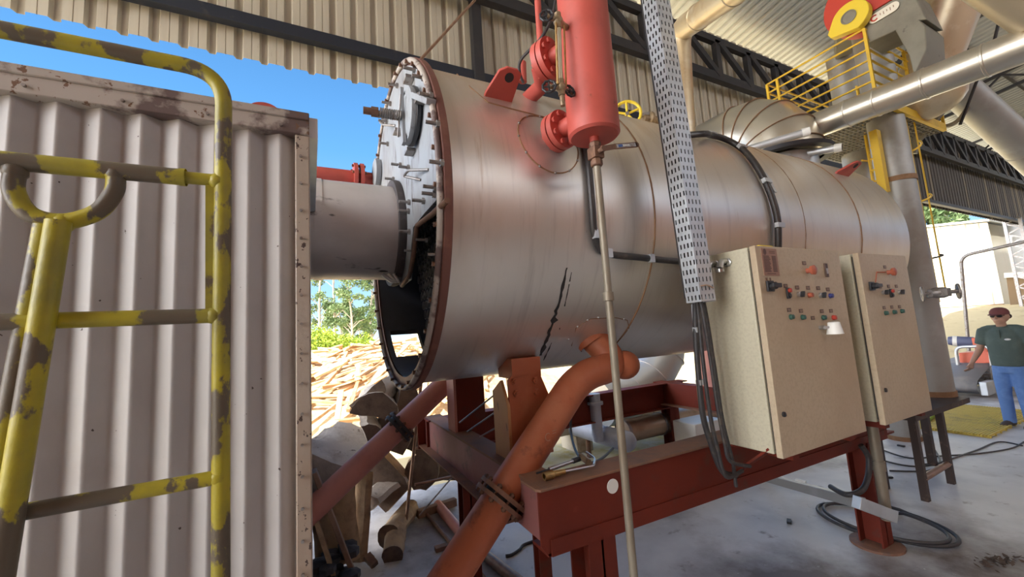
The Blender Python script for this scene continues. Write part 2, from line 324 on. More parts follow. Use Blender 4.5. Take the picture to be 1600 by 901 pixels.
def struct(mb, name, mt, label=None, smooth=0):
    o = mb.build(name, mt, None, smooth); o['kind'] = 'structure'
    if label: o['label'] = label
    return o
def solo(mb, name, mt, label, cat, group=None, smooth=40, bevel=0, kind=None):
    """a thing that is one mesh, its origin at its lowest middle point"""
    lo = min(a.z for a in mb.v); n = len(mb.v); c = sum(mb.v, V())/n; org = V((c.x, c.y, lo))
    mb.v = [a-org for a in mb.v]
    o = mb.build(name, mt, None, smooth, bevel); o.location = org
    return tag(o, label, cat, group, kind)

# ================================================================== SETTING
YW = 5.0
# concrete floor of the hall and the earth yard round it
f = MB(); f.bb((-6, -9.5, -.2), (13.5, 5.3, 0)); struct(f, 'floor', 'concrete', 'blue-grey stained concrete floor of the hall')
g = MB()
NX = 44
def yard_z(x, y):
    z = -.03
    if x > 15.0 and y > -4: z += min(1.0, (x-15.0)/9.0)**1.3*1.78
    if y > 30: z += (y-30)*.03
    if y < -14: z += min(6, (-14-y)*.5)  # unseen bank added to bounce warm light towards the hall
    return z
xs = [-60+i*3.2 for i in range(46)]; ys = [-34+j*2.6 for j in range(52)]
vs = [V((x, y, yard_z(x, y))) for x in xs for y in ys]
fs = [(i*52+j, (i+1)*52+j, (i+1)*52+j+1, i*52+j+1) for i in range(45) for j in range(51)]
g.add(vs, fs); struct(g, 'floor_yard', 'earth', 'sunlit yellow-brown earth yard outside the hall', 60)

def corrugated(x0, x1, zb, zt, y, pitch, dep):
    mb = MB(); x = x0; pts = []
    prof = [(0, 0), (.50, 0), (.58, dep), (.66, dep), (.92, dep), (1.0, 0)]
    pr = [(0, 0), (.30, 0), (.31, .006), (.33, .006), (.34, 0), (.62, 0), (.70, dep), (.92, dep)]
    while x < x1:
        for a, d in pr: pts.append((x+a*pitch, y+d))
        x += pitch
    n = len(pts)
    vs = [V((a, b, zb)) for a, b in pts]+[V((a, b, zt)) for a, b in pts]
    mb.add(vs, [(i, i+1, n+i+1, n+i) for i in range(n-1)]); return mb
struct(corrugated(-7, 16.4, 5.12, 7.97, YW, .244, .05), 'wall_back', 'sheet', 'beige corrugated cladding high behind the boiler')
struct(corrugated(16.4, 40, 4.98, 7.97, YW, .244, .05), 'wall_back_dark', 'oldsheet', 'dark old corrugated cladding at the far end')
# roof sheets rising from the eave towards the viewer, ribs running down the slope
def roof():
    mb = MB(); pts = []; x = -9.5
    while x < 42:
        for a, d in ((0, 0), (.1, 0), (.135, .04), (.185, .04)): pts.append((x+a, d))
        x += .22
    n = len(pts); z0, z1 = 8.28, 8.28+14.5*.13
    vs = [V((a, 5.6, z0+d)) for a, d in pts]+[V((a, -9.5, z1+d)) for a, d in pts]
    mb.add(vs, [(i, i+1, n+i+1, n+i) for i in range(n-1)]); return mb
struct(roof(), 'ceiling', 'roofsheet', 'corrugated metal roof sheets seen from below')


# south side of the hall, behind the viewer; left end closed higher to shape the light
struct(MB().bb((-2, -9.8, 0), (42, -9.5, 7.0)).bb((-2, -9.8, 7.0), (4.2, -9.5, 10.2)), 'wall_front', 'frontwall', 'red-brown brick wall on the far side of the hall')
struct(MB().bb((-7.3, -9.8, 0), (-7, -2.6, 10.2)), 'wall_light_screen', 'frontwall', 'unseen wall added left behind the viewer to screen the light')  # added out of view, narrows the opening so light enters from the side
struct(MB().bb((-7, -9.8, 0), (-1.9, -9.5, 10.2)), 'wall_front_left', 'frontwall', 'left part of the brown block wall behind the viewer')

# girt below, long lattice truss along the cladding
tag(MB().bar((-7, 4.9, 5.50), (12, 4.9, 5.50), .10, .14).build('wall_girt', 'purlin', None, 30), 'dark blue-black steel girt running along the lower beige cladding', 'girt')
tr = thing('lattice_truss', (6, 4.75, 6.6), 'long dark steel lattice truss along the top of the back wall', 'truss')
MB().bar((-7, 4.75, 7.50), (40, 4.75, 7.50), .10, .14).build('top_chord', 'darksteel', tr, 30)
MB().bar((-7, 4.75, 6.68), (40, 4.75, 6.68), .12, .17).build('bottom_chord', 'darksteel', tr, 30)
wb = MB(); x = -6.6; k = 0
while x < 39:
    MB().bar((x, 4.75, 6.7), (x, 4.75, 7.5), .13, .10, (0, 1, 0)).build('upright', 'darksteel', tr, 30) if x < 24 and x > 2.5 else wb.bar((x, 4.75, 6.7), (x, 4.75, 7.5), .13, .10, (0, 1, 0))
    wb.bar((x+.06, 4.72, 7.46), (x+.95, 4.72, 6.72), .12, .08, (0, 1, 0))
    x += 1.0
wb.build('diagonals', 'darksteel', tr, 30)
for (a, zz) in ((2.15, 5.0),):
    tag(MB().bar((a, 4.86, 3.6), (a, 4.86, 8.2), .14, .12, (0, 1, 0)).build('wall_post', 'darksteel', None, 30), 'dark vertical steel post against the beige cladding above the boiler front', 'post')
# eave beam on the dark part
tag(MB().bar((16.5, 4.85, 5.05), (40, 4.85, 5.05), .12, .10).build('sill_girt', 'darksteel', None, 30), 'dark steel girt along the bottom edge of the dark cladding', 'girt')
# roof rafters: light lattice girders running down the slope
def rafter(x, lab):
    t = thing('roof_rafter', (x, 0, 8.0), lab, 'rafter')
    z = lambda y: 8.18+(5.2-y)*.13
    MB().bar((x, 5.2, z(5.2)), (x, -9.4, z(-9.4)), .08, .08).build('upper_chord', 'darksteel', t, 30)
    MB().bar((x, 5.0, z(5.2)-.45), (x, -9.4, z(-9.4)-.6), .08, .08).build('lower_chord', 'darksteel', t, 30)
    d = MB(); y = 5.0
    while y > -9:
        d.bar((x, y, z(y)-.45), (x, y-.6, z(y-.6)-.03), .05, .05); d.bar((x, y-.6, z(y-.6)-.03), (x, y-1.2, z(y-1.2)-.48), .05, .05); y -= 1.2
    d.build('lattice', 'darksteel', t, 30)
for x, lab in ((13.0, 'dark roof rafter above the yellow platform'), (18.0, 'dark lattice rafter under the roof right of the slanted ducts'), (23.5, 'farther dark lattice rafter over the dark cladding'), (30, 'farthest lattice rafter near the end of the hall')): rafter(x, lab)
for i, y in enumerate((3.2, 1.2, -.8, -2.8)):
    z = 8.22+(5.2-y)*.13
    tag(MB().bar((9, y, z), (40, y, z), .06, .05).build('roof_purlin', 'darksteel', None, 30), 'thin dark purlin under the roof sheets, %s from the wall' % ('first', 'second', 'third', 'fourth')[i], 'purlin')

# ================================================================== BOILER
BY, BZ, BR = 2.78, 2.607, 1.044
XF, XE, XT = .548, 5.42, .93
def bpt(x, a, r=BR): return V((x, BY+r*math.cos(a), BZ+r*math.sin(a)))
def on_boiler(px, py, r=BR):
    d = ray(px, py); a = d.y**2+d.z**2; b = 2*(-d.y*BY+d.z*(H-BZ)); c = BY**2+(H-BZ)**2-r*r
    D = b*b-4*a*c; t = (-b-math.sqrt(max(D, 0)))/(2*a); return EYE+d*t
def bang(p): return math.atan2(p.z-BZ, p.y-BY)
boiler = thing('boiler', (2.9, BY, BZ-BR), 'big horizontal silver clad fire-tube boiler drum with open front', 'boiler')
# shell: outer and inner skins of the smoke box with a clean-out opening low on the far side
sh = MB(); NA = 128
A = [2*PI*k/NA for k in range(NA)]
xo = [.60, .66, .74, .84, XT+.02, 1.4, 1.8, 2.4, 3, 3.6, 4.2, 4.8, 5.3, XE]
def hole(i, k, xs):
    a = (A[k]+PI/NA) % (2*PI); da = math.degrees(a)-360
    return -62 < da < -42 and .60 <= xs[i] and xs[i+1] <= .87
o = len(sh.v)
for x in xo: sh.v += [bpt(x, a) for a in A]
for i in range(len(xo)-1):
    for k in range(NA):
        if not hole(i, k, xo): sh.f.append((o+i*NA+k, o+i*NA+(k+1) % NA, o+(i+1)*NA+(k+1) % NA, o+(i+1)*NA+k))
shell = sh.build('shell', 'alu', boiler, 40)
MB().lathe([(0, BR), (.012, BR-.012), (.02, BR-.05), (.03, .6), (.03, 0)], (XE, BY, BZ), (1, 0, 0), 96).build('rear_head', 'alu', boiler, 40)
inn = MB(); xi = [.56, .60, .66, .74, .84, XT]; ri = BR-.05; o = 0
for x in xi: inn.v += [bpt(x, a, ri) for a in A]
for i in range(len(xi)-1):
    for k in range(NA):
        if not hole(i, k, xi): inn.f.append((i*NA+k, i*NA+(k+1) % NA, (i+1)*NA+(k+1) % NA, (i+1)*NA+k))
inn.build('smoke_box_lining', 'innershell', boiler, 40)
# rim
RO = 1.082
MB().lathe([(.0, ri), (0, RO-.012), (.006, RO), (.040, RO), (.046, RO-.008), (.052, BR-.002)], (XF, BY, BZ), (1, 0, 0), 128).build('front_rim', 'flangered', boiler, 40)
MB().tube([bpt(XF-.014, a, RO-.018) for a in A[::2]], .016, 8, True).build('rim_seal', 'conttrim', boiler, 60)
# tube sheet and tube ends
ts = MB().cyl((XT, BY, BZ), (XT+.02, BY, BZ), ri, n=96); ts.build('tube_sheet', 'soot', boiler, 40)
te = MB()
for r_ in range(17):
    for c_ in range(20):
        y = BY-.93+c_*.098+(r_ % 2)*.049; z = BZ-.80+r_*.0849
        if math.hypot(y-BY, z-BZ) < .92 and z < BZ+.45:
            te.lathe([(0, .030), (-.035, .040), (-.035, .033), (.0, .024)], (XT-.002, y, z), (1, 0, 0), 10)
te.build('tube_ends', 'tubeend', boiler, 50)
# white front cover with its notch for the flue
cov = []
RC = 1.035
a0 = math.atan2(2.50-BZ, 1.75-BY) % (2*PI); a1 = -math.atan2(.16, .97)
for k in range(61): cov.append(bpt(.535, a0+(a1-a0)*k/60, RC))
cov += [V((.535, 3.08, 2.42)), V((.535, 2.95, 2.30)), V((.535, 2.70, 2.215)), V((.535, 2.45, 2.22)), V((.535, 2.375, 2.33)), V((.535, 2.27, 2.50)), V((.535, 1.95, 2.40))]
cov[-1] = V((.535, 2.0, 2.505))
front = MB().prism(cov, (.022, 0, 0)).build('front_cover', 'whiteplate', boiler, 30)
def fp(px, py, x=.535): return P(px, py, 0, x)
edge = [fp(699, 313), fp(676, 334), fp(652, 352), fp(646, 400), fp(640, 430), fp(628, 446)]
MB().tube(edge, .014, 8).build('cover_edge_bar', 'rustbolt', front, 50)
def stud(px, py, ln=.05):
    p = fp(px, py); MB().hexbolt(p, (-1, 0, 0), .017, .016, ln).build('stud', 'dullsteel', front, 40)
for px, py in ((648.7, 109.5), (663.5, 122), (676, 150), (686.7, 194), (693, 255), (682.4, 293), (680.3, 303.5), (663.5, 314), (622, 134), (611, 162), (607, 225), (616, 280), (627, 258), (640, 262), (641, 316), (640, 330), (641, 362), (605, 190)): stud(px, py)
for k in range(36):
    a = 2*PI*k/36+.05; MB().hexbolt(bpt(XF-.01, a, RO-.03), (-1, 0, 0), .012, .03).build('rim_stud', 'rustbolt', boiler, 40)
for px, py, ln in ((651, 392, .06), (692, 398, .06), (668, 375, .05)): MB().hexbolt(P(px, py, 0, .56), (-1, 0, 0), .013, .012, ln).build('rod_end', 'dullsteel', boiler, 40)
# manhole lid with its spring bolt
mc = fp(651, 184); lid = MB().lathe([(0, 0.0), (0, .145), (-.03, .155), (-.05, .15), (-.05, .125), (-.058, .11), (-.058, 0)], (mc.x-.01, mc.y, mc.z), (1, 0, 0), 48).build('manhole_lid', 'whiteplate', boiler, 40)
MB().lathe([(-.004, .157), (-.022, .160), (-.026, .157)], (mc.x-.01, mc.y, mc.z), (1, 0, 0), 48).build('lid_gasket', 'black', lid, 40)
MB().bar((mc.x-.075, mc.y+.02, mc.z+.165), (mc.x-.075, mc.y, mc.z-.165), .04, .018, (1, 0, 0)).build('lid_crossbar', 'whiteplate', lid, 40)
sp0 = V((mc.x-.075, mc.y+.0, mc.z-.005)); sd = V((-1, .10, .02)).normalized()
MB().cyl(sp0, sp0+sd*.20, .011, n=12).build('lid_bolt', 'dullsteel', lid, 40)
MB().tube([sp0+sd*(.01+.115*k/144)+V((0, math.cos(k/144*2*PI*10)*.024, math.sin(k/144*2*PI*10)*.024)) for k in range(145)], .0048, 6).build('spring', 'dullsteel', lid, 60)
MB().cyl(sp0+sd*.128, sp0+sd*.165, .026, n=6).cyl(sp0+sd*.165, sp0+sd*.205, .019, n=12).build('bolt_nut', 'rustbolt', lid, 40)
MB().tube([sp0+sd*.02+V((0, -.06, .09)), sp0+sd*.02+V((0, .05, -.10))], .006, 8).build('split_pin', 'dullsteel', lid, 40)
# handles, clips
for pts in (((670, 265), (655, 268), (647, 277), (658, 281)), ((607, 184), (606, 193), (612, 197), (618, 196))):
    q = [fp(*p) for p in pts]; q2 = [q[0], q[1]+V((-.06, 0, 0)), q[2]+V((-.06, 0, 0)), q[3]]
    MB().tube(fillet(q2, .03), .008, 8).build('cover_handle', 'dullsteel', front, 50)
for px, py in ((645, 126), (647, 238), (627, 207), (665, 156), (594, 267)):
    p = fp(px, py); MB().box(p+V((-.025, 0, 0)), (.05, .075, .022)).build('cover_clip', 'dullsteel', front, 30, .003)
MB().bar(fp(661, 152)+V((-.04, 0, 0)), fp(677, 160)+V((-.01, 0, 0)), .03, .05, (1, 0, 0)).build('hinge_lug', 'whiteplate', front, 30, .003)
mc2 = fp(594, 270); MB().lathe([(0, 0), (0, .11), (-.04, .115), (-.05, .09), (-.05, 0)], (.53, mc2.y, mc2.z), (1, 0, 0), 32).build('far_hand_hole_cover', 'whiteplate', front, 40)
# top eye bolt and its stay
top = V((.56, BY, BZ+RO)); MB().cyl(top-V((0, 0, .01)), top+V((0, 0, .035)), .022, n=12).ball(top+V((0, 0, .05)), .022).build('top_bolt', 'steel', boiler, 50)
solo(MB().cyl(top+V((.02, .02, .03)), P(742, 0, 1, 3.6), .013, n=8), 'stay_rod', 'coppery', 'thin rusty stay rod rising from the boiler front top towards the roof', 'rod')
# lap seams and rivet lines of the cladding
def seam(x, a0, a1, nm='cladding_seam', w_=.006):
    pts = [bpt(x, a0+(a1-a0)*k/40, BR+.001) for k in range(41)]; MB().tube(pts, w_, 6).build(nm, 'rusttip', boiler, 50)
seam(1.9, .9, 2*PI-.9); seam(4.45, .9, 2*PI-.9); seam(3.55, .9, 2*PI-.9, w_=.003)
MB().tube([on_boiler(*p)for p in ((714, 116), (735, 137), (762, 160), (790, 168), (830, 178), (868, 188))], .005, 6).build('cladding_seam', 'rusttip', boiler, 50)
pc = V((1.19, 0, 0)); pts = []; pa = bang(on_boiler(862, 222))
for k in range(49):
    t = 2*PI*k/48; pts.append(bpt(1.19+.19*math.cos(t), pa+.2*math.sin(t)/BR, BR+.001))
MB().tube(pts, .004, 6).build('round_cladding_patch', 'rusttip', boiler, 50)
rv = MB()
for k in range(12):
    p = pts[k*4]; rv.ball(p, .008, 8)
rv.build('patch_rivets', 'dullsteel', boiler, 50)
lp = [on_boiler(*p) for p in ((893, 540), (900, 512), (922, 498), (962, 496), (980, 500), (983, 512), (974, 524))]
MB().tube(lp, .003, 6).build('lower_cladding_patch', 'rusttip', boiler, 50)
rv = MB()
for p in ((902, 510), (918, 500), (935, 496), (955, 496), (975, 498), (981, 514), (888, 530)): rv.ball(on_boiler(*p), .007, 8)
rv.build('patch_rivets', 'steel', boiler, 50)
# dark drip stain down the near flank
rr_ = random.Random(12)
for pts_ in (((886, 418), (879, 450), (872, 480), (864, 505), (856, 528), (846, 552), (838, 572)), ((893, 425), (884, 470), (874, 515)), ((862, 535), (850, 562), (842, 578))):
    q_ = bez([on_boiler(*p, BR+.0012) for p in pts_], 5); L_, R2 = [], []
    for i, p in enumerate(q_):
        w_ = (.004+.016*math.sin(PI*i/(len(q_)-1))*rr_.random()**.8)*(1.3 if len(pts_) > 4 else .5); L_.append(p+V((-w_, 0, 0))); R2.append(p+V((w_*rr_.random()*1.2+.001, 0, 0)))
    n_ = len(q_); MB().add(L_+R2, [(i, i+1, n_+i+1, n_+i) for i in range(n_-1)]).build('drip_stain', 'soot', boiler, 0)
# lifting lugs
def lug(x0, x1, ang, h, nm='lifting_lug'):
    b0 = bpt(x0, ang); b1 = bpt(x1, ang); n_ = V((0, math.cos(ang), math.sin(ang)))
    th = V((0, -math.sin(ang), math.cos(ang)))*.02
    poly = [bpt(x0, ang, BR-.02), bpt(x1, ang, BR-.02), bpt(x1, ang, BR+h*.9)+V((-.0, 0, 0)), bpt(x1-.03, ang, BR+h), bpt(x1-.09, ang, BR+h), bpt(x1-.13, ang, BR+h*.85), bpt(x0, ang, BR+.02)]
    l = MB().prism([p-th*.5 for p in poly], th).build(nm, 'vessel', boiler, 30, .003)
    c = bpt(x1-.065, ang, BR+h*.72); tt = th.normalized()
    MB().cyl(c-tt*.0115, c+tt*.0115, .026, n=20).build('lug_eye', 'soot', l, 40)
lug(.87, 1.04, bang(on_boiler(778, 148))+.05, .175)
l2 = on_boiler(1300, 268)
lug(4.62, 4.86, bang(l2)+.02, .16)
# short red nozzle on the far top front
MB().lathe([(0, .03), (.06, .03), (.06, .045), (.085, .045), (.085, .0)], bpt(.9, 1.45, BR-.005), (0, .1, 1), 16).build('vent_nozzle', 'vessel', boiler, 40)

# ------------------------------------------------ flue duct between container and boiler
du = thing('flue_duct', (.2, 2.78, 2.27), 'stained silver-grey round flue duct joining the container to the boiler front', 'duct')
MB().lathe([(-.12, .318), (.49, .318), (.49, .29), (-.12, .29)], (0, 2.78, 2.589), (1, 0, 0), 64).build('duct_body', 'duct', du, 40)
MB().lathe([(.0, .318), (.0, .323), (.045, .323), (.045, .318)], (.02, 2.78, 2.589), (1, 0, 0), 64).build('duct_band', 'duct', du, 40)
MB().lathe([(.49, .30), (.49, .36), (.515, .365), (.535, .36), (.535, .30)], (0, 2.78, 2.589), (1, 0, 0), 64).build('duct_flange', 'blackflange', du, 40)
cl = MB()
for k in range(3): cl.tube(bez([(.42+.03*k, 2.66-.02*k, 2.285), (.47+.02*k, 2.62, 2.235), (.53, 2.64+.02*k, 2.26), (.55, 2.70, 2.30)]), .012, 8)
cl.build('torn_wire_wrap', 'aludull', du, 50)
# thin red pipe with flanges beyond the duct
rp_ = thing('red_feed_pipe', (.3, 3.5, 3.0), 'thin red pipe with small flanges behind the silver flue duct', 'pipe')
a = P(492, 271, 1, 3.5); b = P(600, 279, 1, 3.5)
MB().cyl((-.3, 3.5, a.z), (1.0, 3.5, a.z), .06, n=20).build('pipe', 'vessel', rp_)
fx = P(552, 272, 1, 3.5).x
for dx in (0, .05): MB().lathe([(0, .06), (0, .125), (.03, .125), (.03, .06)], (fx+dx, 3.5, a.z), (1, 0, 0), 28).build('flange', 'vessel', rp_)
bb_ = MB()
for k in range(6): bb_.hexbolt((fx-.015, 3.5+.1*math.cos(k), a.z+.1*math.sin(k)), (1, 0, 0), .012, .11)
bb_.build('bolts', 'rustbolt', rp_)

# ================================================================== CONTAINER
CY = 1.56; CT = 2.70; CX0 = -2.6
ct = thing('burner_container', (-1.3, 2.8, 0), 'tall off-white corrugated steel container at the left edge with rusty trim', 'container')
def corr_panel():
    pitch = .0945; dep = .030; pts = []; x = -.045
    while x > CX0+.05:
        # left-facing facet, then right-facing facet, rounded at ridge and valley
        for a, d in ((0, .9), (.06, 1.0), (.12, .93), (.42, .10), (.49, .0), (.56, .05), (.94, .85)):
            pts.append((x-a*pitch, CY+.006+dep*d))
        x -= pitch
    n = len(pts); mb = MB()
    vs = [V((a, b, .1)) for a, b in pts]+[V((a, b, CT-.06)) for a, b in pts]
    mb.add(vs, [(i, i+1, n+i+1, n+i) for i in range(n-1)]); return mb
corr_panel().build('corrugated_side', 'container', ct, 50)
MB().bb((CX0, CY+.05, .1), (-.03, 4.0, CT-.02)).build('body', 'container', ct, 30)
MB().bb((CX0, CY-.012, CT-.088), (.0, CY+.05, CT-.03)).bar((CX0, CY+.02, CT-.018), (.0, CY+.02, CT-.018), .075, .03).build('top_rail', 'conttrim', ct, 30, .004)
MB().bb((-.046, CY-.008, .0), (.0, CY+.06, CT-.088)).build('corner_post', 'postpaint', ct, 30, .004)
MB().bb((-.0, CY, CT-.09), (.028, 4.0, CT-.012)).bb((-.03, CY+.02, .1), (.001, 4.0, CT-.09)).build('end_frame', 'galv', ct, 30)
MB().bb((CX0, CY+.03, .0), (0, 4.0, .12)).build('base_skid', 'beam', ct, 30)
for k in range(26):
    MB().cyl((-.028, CY-.016, CT-.17-k*.1), (-.028, CY-.006, CT-.17-k*.1), .005, n=8).build('rivet', 'dullsteel', ct, 40)
for k in range(12): MB().cyl((-.09-k*.21, CY-.02, CT-.065), (-.09-k*.21, CY-.010, CT-.065), .005, n=8).build('rivet', 'dullsteel', ct, 40)
ey = P(413, 168, 1, 1.60)
rl = [V((ey.x+.056*math.cos(PI*k/20), 1.72, CT-.035+.045*math.sin(PI*k/20))) for k in range(21)]+[V((ey.x+.026*math.cos(PI-PI*k/20), 1.72, CT-.035+.018*math.sin(PI*k/20))) for k in range(21)]
rl = [V((p.x, 1.60, p.z+.03)) for p in rl]
MB().prism(rl, (0, .03, 0)).build('lifting_eye', 'vessel', ct, 30)

# ================================================================== YELLOW LADDER RAIL
LY = 1.12
ld = thing('yellow_ladder', (-.18, LY, 0), 'chipped yellow tubular ladder frame with hooped handrail before the container', 'ladder')
def lp_(x, y): return P(x, y, 1, LY)
xr = lp_(345, 400).x; zt = lp_(0, 46).z
MB().tube(fillet([(-1.2, LY, zt-.0), (lp_(200, 85).x, LY, zt-.0), (xr, LY, zt), (xr+.004, LY, 1.8), (xr+.03, LY, .0)], .12, 12), .0175, 16).build('hooped_side_rail', 'yellow', ld, 60)
z1 = lp_(330, 281).z; z2 = lp_(330, 493).z; z3 = lp_(330, 747).z
MB().cyl((-1.0, LY, z1), (xr-.075, LY, z1), .0185, n=16).build('rung', 'yellow', ld, 60)
MB().cyl((xr-.075, LY, z1), (xr, LY, z1), .014, n=16).lathe([(0, .02), (.012, .02)], (xr-.08, LY, z1), (1, 0, 0), 16).build('rung_sleeve', 'yellow', ld, 60)
MB().cyl((-1.0, LY, z2), (xr, LY, z2), .0165, n=16).build('rung', 'yellow', ld, 60)
pl0 = lp_(100, 350); pl1 = lp_(15, 901)
pA0 = V((pl0.x, LY-.02, pl0.z)); pA1 = V((pl1.x-.0, LY-.03, pl1.z)); dA = (pA1-pA0); pA1 = pA0+dA*2.6
pB0 = lp_(72, 352); pB1 = lp_(0, 690); pB0.y = LY+.0; dB = pB1-pB0; pB1 = pB0+dB*3.4; pB1.y = LY+.05
MB().cyl((lp_(35, 800).x, LY, z3), (xr+.01, LY, z3), .0155, n=16).build('rung', 'yellow', ld, 60)
MB().cyl(pA0, pA1, .0195, n=16).build('brace_tube', 'yellow', ld, 60)
MB().cyl(pB0, pB1, .0185, n=16).build('brace_tube', 'yellow', ld, 60)
ua = lp_(24, 268); ub = lp_(181, 276); um = lp_(100, 345)
MB().tube(bez([ua, lp_(22, 300), lp_(48, 335), lp_(100, 346), lp_(152, 331), lp_(178, 300), ub], 6), .0165, 14).build('u_bend', 'yellow', ld, 60)
MB().bar(lp_(330, 290), lp_(330, 488), .012, .02, (1, 0, 0)).build('flat_strap', 'yellow', ld, 30)
for p in ((340, 284), (335, 493), (342, 745), (100, 348), (181, 273), (24, 268)): MB().ball(lp_(*p), .020, 10).build('weld_bead', 'yellow', ld, 60)

# ================================================================== STEEL FRAME
fr = thing('boiler_cradle', (2.5, 2.78, 0), 'dark red oxide I-beam cradle carrying the boiler drum', 'cradle')
ZT, ZB = 1.115, .809; YF = 1.74
def ibeam_x(x0, x1, y, zt, zb, fw=.15, tf=.014, tw=.010, cut=0):
    m = MB(); m.bb((x0, y-fw/2, zt-tf), (x1, y+fw/2, zt)); 
    m.bb((x0+cut*1.0, y-fw/2, zb), (x1, y+fw/2, zb+tf)); m.bb((x0, y-tw/2, zb+tf), (x1, y+tw/2, zt-tf)); return m
# front long beam: a channel whose flat web faces the viewer
m = MB()
m.prism([(.95, YF, ZT-.012), (.95, YF, ZB+.05), (.985, YF, ZB), (4.33, YF, ZB), (4.33, YF, ZT-.012)], (0, .012, 0))
m.build('front_long_beam', 'beam', fr, 30)
MB().prism([(.955, YF-.015, ZT-.012), (.94, YF+.01, ZT-.012), (.94, YF+.16, ZT-.012), (4.25, YF+.16, ZT-.012), (4.25, YF-.015, ZT-.012)], (0, 0, .014)).build('front_beam_top_flange', 'beamdust', fr, 30, .003)
MB().bb((.985, YF, ZB-.004), (4.45, YF+.15, ZB+.012)).bar((1.0, YF-.004, ZB+.035), (4.3, YF-.004, ZB+.012), .01, .075).build('front_beam_bottom_flange', 'beam', fr, 30)
# rear long beam
ibeam_x(.95, 4.33, 3.80, ZT, ZB, .15).build('rear_long_beam', 'beam', fr, 30)
# cross beams
def cross(x, nm, mt, y0=YF+.012, y1=3.95):
    m = MB(); m.bb((x, y0, ZB+.05), (x+.012, y1, ZT)); m.build(nm, mt, fr, 30)
    MB().bb((x-.005, y0, ZT-.012), (x+.15, y1, ZT+.003)).build(nm+'_top_flange', 'beamdust' if mt == 'crossbeam' else mt, fr, 30)
    MB().bb((x-.07, y0+.3, ZB+.045), (x+.1, y1, ZB+.058)).build(nm+'_bottom_flange', 'beamdust', fr, 30)
cross(.975, 'front_cross_beam', 'crossbeam'); cross(3.97, 'rear_cross_beam', 'beam')
MB().bb((.90, 3.935, ZB+.02), (1.13, 3.955, ZT+.003)).build('beam_end_plate', 'beam', fr, 30)
# legs
def hleg(x, y, z1_, s=.16, disc=0, nm='leg', mt='beam'):
    l = MB(); l.bb((x-s/2, y-s/2, .012), (x+s/2, y-s/2+.012, z1_)); l.bb((x-s/2, y+s/2-.012, .012), (x+s/2, y+s/2, z1_)); l.bb((x-.006, y-s/2, .012), (x+.006, y+s/2, z1_))
    l = l.build(nm, mt, fr, 30)
    if disc: MB().lathe([(0, 0), (0, disc), (.018, disc), (.022, disc*.9), (.022, 0)], (x, y, 0), (0, 0, 1), 40).build('base_plate', 'flangerust', l, 40)
    else: MB().bb((x-.13, y-.13, 0), (x+.13, y+.13, .014)).build('base_plate', 'rusttip', l, 30)
hleg(1.30, 1.83, ZB, .17); hleg(4.02, 1.80, ZB, .16, .17); hleg(1.06, 3.05, ZB+.05, .12); hleg(4.05, 3.80, ZB, .15); hleg(1.12, 2.05, ZB, .07)
# pedestals under the drum
def zb_at(y): return BZ-math.sqrt(max(.01, BR**2-(y-BY)**2))
yl = 3.18
pd = MB(); pd.prism([(1.0, 3.10, ZT), (1.0, 3.28, ZT), (1.0, 3.28, zb_at(3.28)+.02), (1.0, 3.10, zb_at(3.10)+.02)], (.02, 0, 0)); pd.build('rear_pedestal_face', 'pipepink', fr, 30)
MB().bb((1.015, 3.105, ZT), (1.26, 3.275, zb_at(3.12)+.01)).build('rear_pedestal', 'beam', fr, 30)
pd = MB(); p0 = [(1.03, 2.40, ZT), (1.03, 2.19, ZT), (1.03, 2.19, 1.43), (1.03, 2.27, 1.575), (1.03, 2.40, 1.50)]
pd.prism(p0, (.02, 0, 0)); pd.build('front_pedestal_plate', 'pedestal', fr, 30, .003)
pf = MB().prism([(1.05, 2.20, ZT), (1.05, 2.20, 1.575), (1.075, 2.20, 1.60), (1.27, 2.20, 1.60), (1.33, 2.20, 1.45), (1.33, 2.20, ZT)], (0, .016, 0)).build('front_pedestal_web', 'pipered', fr, 30)
MB().bb((1.08, 2.20, 1.58), (1.28, 2.40, 1.70)).build('saddle_block', 'pipered', fr, 30)
MB().prism([(1.28, 2.20, ZT), (1.28, 2.42, ZT), (1.28, 2.42, 1.60), (1.28, 2.24, 1.66)], (.016, 0, 0)).build('pedestal_side', 'pipered', fr, 30)
for px, py in ((803, 596), (836, 594), (806, 614), (838, 612)):
    p = P(px, py, 1, 2.20); MB().hexbolt(p, (0, -1, 0), .022, .018, .01).build('bolt', 'pipered', pf, 30)
MB().bb((4.0, 3.05, ZT), (4.02, 3.28, zb_at(3.2)+.02)).bb((4.0, 3.05, ZT), (4.2, 3.07, zb_at(3.1))).build('rear_end_pedestal', 'pipepink', fr, 30)
MB().bb((4.0, 2.2, ZT), (4.2, 2.4, zb_at(2.3))).build('front_end_pedestal', 'beam', fr, 30)
for a, b in (((718, 660), (772, 617)), ((730, 674), (772, 645)), ((750, 682), (775, 668))):
    MB().cyl(P(*a, 1, 2.8), P(*b, 1, 2.5), .006, n=8).build('tie_rod', 'dullsteel', fr, 50)
# bright round sticker and bracket angle under cabinet
sp = P(957, 759, 1, YF); MB().lathe([(-.003, 0), (-.003, .036), (.0, .036)], (sp.x, YF-.0005, sp.z), (0, 1, 0), 32).build('round_white_spot', 'white', fr, 40)
fr_ang = MB().bar(P(1140, 745, 1, 1.70), P(1206, 700, 1, 1.40), .05, .012, (0, 0, 1)); fr_ang.build('angle_bracket', 'beam', fr, 30)
for x in (2.35, 2.95, 3.4, 3.95): MB().bb((x-.03, 1.36, 1.075), (x+.03, YF+.02, 1.112)).build('cabinet_bracket', 'beam', fr, 30)

